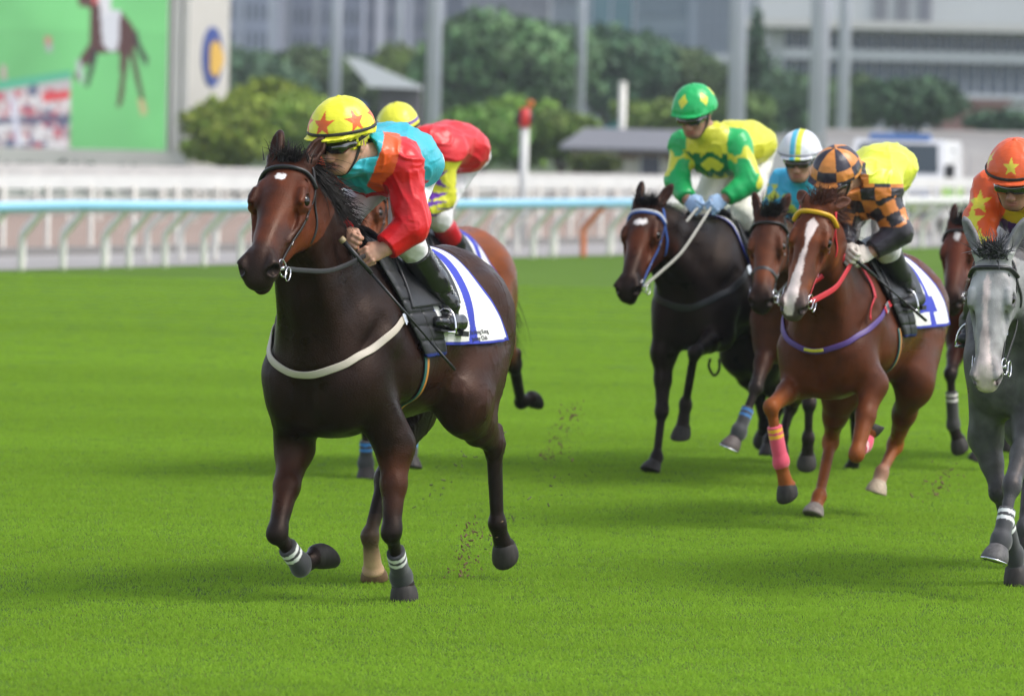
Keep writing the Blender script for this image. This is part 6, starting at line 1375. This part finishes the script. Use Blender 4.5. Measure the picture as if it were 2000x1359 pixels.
# green cap
def silk3(P, C, tg, T_, A, J):
    gr, ye, dg = np.array((.01, .40, .10)), np.array((.66, .64, .04)), np.array((.006, .16, .05)); C = np.tile(ye, (len(P), 1)).astype(float); arm = np.char.startswith(tg, 'arm'); fore = np.array([t.endswith('f') for t in tg])
    C[arm] = ye
    for g in 'LR':
        s0 = J['sh'+g]; u_ = nrm(J['el'+g]-s0); t = (P-s0)@u_; m = np.linalg.norm(P-s0, axis=1); C[(arm | (m < .11)) & (t < .085+.03*np.cos(A*4)) & (m < .125)] = gr
        e0 = J['el'+g]; w_ = nrm(J['wr'+g]-e0); t2 = (P-e0)@w_; C[arm & (np.linalg.norm(P-(e0+J['wr'+g])/2, axis=1) < .19) & (t2 > -.03+.04*np.cos(A*3))] = gr
    fr = (~arm) & (P[:, 2] < J['chest'][2]+.02) & (P[:, 0] > J['chest'][0]-.12); b_ = np.abs(P[:, 1]-J['chest'][1])
    lz = (P[:, 2]-J['chest'][2]); C[fr & ((np.abs(lz+.10+.02*np.sin(b_*50)) < .018) | (np.abs(lz+.025-.02*np.cos(b_*40)) < .016) | ((np.abs(b_-.09) < .022)&(lz < -.0)))] = dg
    return C
def cap3(q, C):
    C[:] = (.012, .42, .11)
    for az in (-8, 62, 132, 202, 272):
        a = math.radians(az); d = V(math.cos(a), math.sin(a), 0); s = V(-math.sin(a), math.cos(a), 0); C[(np.abs(q@s)*1.2+np.abs(q[:, 2]-.115) < .036) & (q@d > .02)] = (.70, .68, .05)
    return C
f = F3
J3 = dict(head=f(1356, 226, x=.56), neck=f(1394, 268, x=.42), chest=f(1404, 300, x=.32), pelvis=f(1462, 285, x=-.10), shL=f(1440, 280, x=.36), elL=f(1462, 354, x=.42), wrL=f(1416, 388, x=.54), haL=f(1390, 405, x=.60),
    shR=f(1335, 284, x=.34), elR=f(1322, 352, x=.42), wrR=f(1342, 390, x=.54), haR=f(1362, 408, x=.60), hipL=f(1478, 310, x=-.16), knL=f(1450, 415, x=.20), anL=f(1492, 500, x=-.06), toL=f(1478, 530, x=.08), heL=f(1506, 532, x=-.14),
    hipR=f(1420, 310, x=-.16), knR=f(1370, 400, x=.22), anR=f(1330, 500, x=-.06), toR=f(1322, 530, x=.08), heR=f(1340, 532, x=-.14))
jockey(dict(F=f, h=.008, hb=.006, J=J3, facedir=(1, -.05, -.35), headup=(.3, 0, 1), silk=silk3, cap=cap3, hsc=1.06, band=False, patent=False, glove=(.35, .50, .72), skin=(.36, .19, .12), breech=(.76, .74, .66), wrinkle=.8,
    label='jockey in green and yellow silks with a green cap on the near black horse', stirL='steel stirrup on the near side of the near black horse', stirR='steel stirrup on the far side of the near black horse', **bars(L3)))
cloth(L3, 'white saddle cloth with blue edge on the near black horse', L3['T'](.34, 0, 0)[0], L3['T'](-.40, 0, 0)[0], 1.1, None, seed=7, slant=.30)
saddle(L3, 'black racing saddle on the near black horse', .05, pad=False); breast(L3, 'black breast girth on the near black horse', (.02, .02, .022), .04); girth(L3, 'dark girth with loose loop under the near black horse', cols=((.02, .02, .02), (.03, .03, .03)))
bridle(L3, 'blue bridle with white browband and pale reins on the near black horse', brow=(.70, .70, .74), browu=(.04, .12, .50), cheek=(.05, .14, .50), hands=(J3['haL'], J3['haR']), rein=(.60, .58, .52), reinw=.018, cheekw=.018, browr=.010)
q_ = [V(*f(1387, 700, x=.20)), V(*f(1384, 716, x=.20)), V(*f(1394, 733, x=.20)), V(*f(1404, 722, x=.20)), V(*f(1404, 700, x=.20))]
ribbon('girth_loop', polyline(q_, .01), .016, .004, STRAP, bpy.data.objects['girth.001'], V(1, 0, 0), (.015, .015, .015))
# white cap
def silk4(P, C, tg, T_, A, J):
    bl, ye = np.array((.04, .42, .66)), np.array((.62, .66, .06)); C = np.tile(bl, (len(P), 1)).astype(float); arm = np.char.startswith(tg, 'arm')
    u_ = P[:, 2]*13; v_ = (P[:, 1]*.8+P[:, 0]*.6)*13; ck = ((np.floor(u_+v_)+np.floor(u_-v_)) % 2 == 0); C[arm & ck] = ye; C[(~arm) & (P[:, 2] < J['chest'][2]-.02) & ck] = ye; return C
def cap4(q, C):
    C[:] = (.76, .76, .80); C[np.abs(q[:, 1]-.016) < .015] = (.68, .72, .05); C[np.abs(q[:, 1]+.018) < .015] = (.10, .50, .68); return C
f = F4
J4 = dict(head=f(1562, 314, x=.56), neck=f(1575, 355, x=.42), chest=f(1575, 385, x=.32), pelvis=f(1600, 372, x=-.10), shL=f(1620, 362, x=.36), elL=f(1640, 430, x=.42), wrL=f(1600, 460, x=.54), haL=f(1575, 470, x=.60),
    shR=f(1530, 358, x=.36), elR=f(1512, 405, x=.40), wrR=f(1528, 450, x=.54), haR=f(1545, 465, x=.60), hipL=f(1630, 395, x=-.14), knL=f(1640, 470, x=.20), anL=f(1660, 560, x=-.06), toL=f(1652, 590, x=.08), heL=f(1670, 592, x=-.14),
    hipR=f(1570, 395, x=-.14), knR=f(1530, 480, x=.22), anR=f(1510, 560, x=-.06), toR=f(1504, 590, x=.08), heR=f(1512, 592, x=-.14))
jockey(dict(F=f, h=.009, hb=.007, J=J4, facedir=(1, .0, -.20), headup=(.1, 0, 1), silk=silk4, cap=cap4, hsc=1.0, patent=False, clear=True, glove=(.02, .02, .02), skin=(.40, .22, .15), bandc=(.30, .30, .34), capbot=.034,
    label='jockey in blue and yellow diamond silks with a white striped cap, partly hidden', stirL='steel stirrup hidden behind the chestnut horse', stirR='steel stirrup between the near black and the brown horse', **bars(L4)))
cloth(L4, 'white saddle cloth on the brown horse between the two', L4['T'](.20, 0, 0)[0], L4['T'](-.42, 0, 0)[0], 1.1, None, seed=9); saddle(L4, 'black racing saddle on the brown horse between the two', 0, pad=False)
bridle(L4, 'black bridle with noseband on the brown horse between the two', noseband=(.03, .03, .032), hands=(J4['haL'], J4['haR']))
# chequered cap
def silk5(P, C, tg, T_, A, J):
    og, bk_, ye = np.array((.62, .20, .035)), np.array((.022, .018, .024)), np.array((.72, .76, .05)); arm = np.char.startswith(tg, 'arm'); fore = np.array([t.endswith('f') for t in tg]); C = np.tile(ye, (len(P), 1)).astype(float)
    for g in 'LR':
        e_ = J['el'+g]-J['sh'+g]; t = (P-J['sh'+g])@nrm(e_); s_ = np.char.startswith(tg, 'arm'+g); k = ((np.floor(A[s_]/PI*3+.5)+np.floor(t[s_]/.065)) % 2 == 0); C[s_] = np.where(k[:, None], og, bk_)
    C[fore] = bk_*1.3
    fr = (~arm) & ((P[:, 2] < J['chest'][2]+.03)) & (P[:, 0] > J['chest'][0]-.16); k = ((np.floor(P[:, 1]/.065)+np.floor(P[:, 2]/.065)) % 2 == 0); C[fr] = np.where(k[fr][:, None], og, bk_)
    sd2 = (~arm) & (np.minimum(np.linalg.norm(P-J['shL'], axis=1), np.linalg.norm(P-J['neck'], axis=1)) < .10); C[sd2] = np.where(k[sd2][:, None], og, bk_); return C
def cap5(q, C):
    a = np.arctan2(q[:, 1], q[:, 0]+.012)+.2; k = ((np.floor(a/(PI/4))+np.where(q[:, 2] > .105, 0, 1)+np.where(q[:, 2] < .055, 1, 0)) % 2 == 0); return np.where(k[:, None], np.array((.66, .24, .05)), np.array((.03, .025, .04)))
f = F5
J5 = dict(head=f(1632, 351, x=.68), neck=f(1668, 350, x=.55), chest=f(1692, 370, x=.42), pelvis=f(1728, 335, x=.0), shL=f(1714, 378, x=.44), elL=f(1756, 452, x=.42), wrL=f(1702, 492, x=.52), haL=f(1670, 503, x=.60),
    shR=f(1655, 395, x=.46), elR=f(1640, 450, x=.50), wrR=f(1648, 485, x=.60), haR=f(1655, 498, x=.66), hipL=f(1736, 362, x=-.08), knL=f(1728, 478, x=.26), anL=f(1768, 562, x=-.02), toL=f(1762, 592, x=.12), heL=f(1796, 588, x=-.12),
    hipR=f(1680, 375, x=-.08), knR=f(1650, 450, x=.26), anR=f(1590, 560, x=-.02), toR=f(1580, 592, x=.12), heR=f(1600, 588, x=-.12))
jockey(dict(F=f, h=.0065, hb=.0055, J=J5, facedir=(1, -.30, -.55), headup=(.5, .1, 1), silk=silk5, cap=cap5, hsc=1.0, patent=False, glove=(.58, .52, .46), skin=(.42, .23, .15), breech=(.60, .58, .60), band=False, boot_top=.20, wrinkle=1.0, billow=.02,
    label='jockey in yellow and orange black chequered silks with chequered cap, head down', stirL='steel stirrup under the near boot on the chestnut horse', stirR='steel stirrup on the far side of the chestnut horse', **bars(L5)))
cloth(L5, 'white saddle cloth with blue number four on the chestnut horse', L5['T'](.14, 0, 0)[0], L5['T'](-.44, 0, 0)[0], 1.1, '4', dpos=(.36, .29, .52), words=[('HKJC', .30, .64, .028, (.02, .02, .03))], seed=11)
saddle(L5, 'black racing saddle with dark blue edged pad on the chestnut horse', 0, padx=(.34, .10), edge=(.02, .03, .30)); girth(L5, 'orange and teal girth under the chestnut horse')
breast(L5, 'purple breast girth with yellow badge and red straps on the chestnut horse', (.08, .035, .20), .028, badge=(.62, .55, .04), tips=True)
bridle(L5, 'red bridle with yellow browband on the chestnut horse', brow=(.75, .42, .02), cheek=(.55, .015, .03), rein=(.55, .015, .03), reinw=.030, cheekw=.022, browr=.014, hands=(J5['haL'], J5['haR']))
q_ = [V(*J5['haL'])+V(-.02, .02, -.03), f(1712, 515, x=.42), f(1722, 560, x=.36)]
S5 = L5['Sd']; n5 = thing('neck_strap', 'red neck strap hanging down the chestnut horse\'s shoulder', 'strap', (F5.O[0], F5.O[1], 0), F5.rz, 'neck straps')
strap('strap_loop', S5, [f(1686, 500, x=.52), f(1712, 515, x=.44), f(1722, 545, x=.40), f(1712, 580, x=.42)], .024, .006, STRAP, n5, (.55, .015, .03), .012); strap('strap_end', S5, [f(1712, 578, x=.42), f(1702, 600, x=.48), f(1700, 625, x=.50)], .012, .005, STRAP, n5, (.55, .015, .03), .012)
whip('black riding whip held low by the rider of the chestnut horse', f(1665, 502, x=.64), J5['haL'], f(1808, 626, x=.16), f)
# orange cap
def silk6(P, C, tg, T_, A, J):
    og, ye, pu = np.array((.78, .11, .02)), np.array((.66, .52, .02)), np.array((.09, .03, .22)); arm = np.char.startswith(tg, 'arm'); C = np.tile(ye, (len(P), 1)).astype(float); C[arm] = og
    for g in 'LR':
        C[np.linalg.norm(P-J['sh'+g], axis=1) < .15] = og
        for a, b_, t in (('sh', 'el', .45), ('sh', 'el', 1.02), ('el', 'wr', .65)):
            c_ = J[a+g]*(1-t)+J[b_+g]*t; d = P-c_; C[arm & star_mask(d@V(.2, 1, 0)+.01, d@V(0, 0, 1), .060, .1) & (P[:, 0] > c_[0]-.02)] = (.74, .66, .04)
    ch = J['chest']; v_ = P[:, 2]-ch[2]+.13-np.abs(P[:, 1]-ch[1])*.35; C[(~arm) & (np.abs(v_) < .03) & (P[:, 0] > ch[0]-.1)] = pu
    return C
def cap6(q, C):
    C[:] = (.78, .11, .025)
    for az in (4, 76, 148, 220, 292):
        a = math.radians(az); d = V(math.cos(a), math.sin(a), 0); s = V(-math.sin(a), math.cos(a), 0); C[star_mask(q@s, q[:, 2]-.105, .036) & (q@d > .02)] = (.74, .60, .05)
    return C
f = F6
J6 = dict(head=f(1982, 352, x=.62), neck=f(2004, 372, x=.44), chest=f(2010, 400, x=.34), pelvis=f(2040, 365, x=-.10), shL=f(2065, 380, x=.38), elL=f(2085, 470, x=.42), wrL=f(2030, 510, x=.54), haL=f(1995, 520, x=.60),
    shR=f(1936, 368, x=.38), elR=f(1915, 430, x=.46), wrR=f(1928, 492, x=.60), haR=f(1945, 512, x=.66), hipL=f(2070, 400, x=-.14), knL=f(2080, 500, x=.20), anL=f(2100, 620, x=-.06), toL=f(2090, 650, x=.08), heL=f(2110, 655, x=-.14),
    hipR=f(2000, 400, x=-.14), knR=f(1945, 500, x=.22), anR=f(1895, 625, x=-.06), toR=f(1884, 662, x=.10), heR=f(1900, 655, x=-.14))
jockey(dict(F=f, h=.0065, hb=.0055, J=J6, facedir=(1, -.10, -.40), headup=(.3, 0, 1), silk=silk6, cap=cap6, hsc=1.06, patent=False, skin=(.30, .15, .10), breech=(.72, .70, .76), cuff=.90,
    label='jockey in orange and yellow starred silks with an orange cap on the grey horse', stirL='steel stirrup of the grey horse outside the picture', stirR='steel stirrup beside the nose of the grey horse', **bars(L6)))
cloth(L6, 'white saddle cloth on the grey horse', L6['T'](.16, 0, 0)[0], L6['T'](-.42, 0, 0)[0], 1.1, None, seed=15); saddle(L6, 'black racing saddle on the grey horse', 0, pad=False)
bridle(L6, 'black bridle with steel rings on the grey horse', hands=(J6['haL'], J6['haR']), browr=.012, cheekw=.02)
# the hidden rider of the brown horse is out of sight behind the others; the bridle shows
bridle(L7, 'black bridle on the brown horse behind the grey', hands=None)
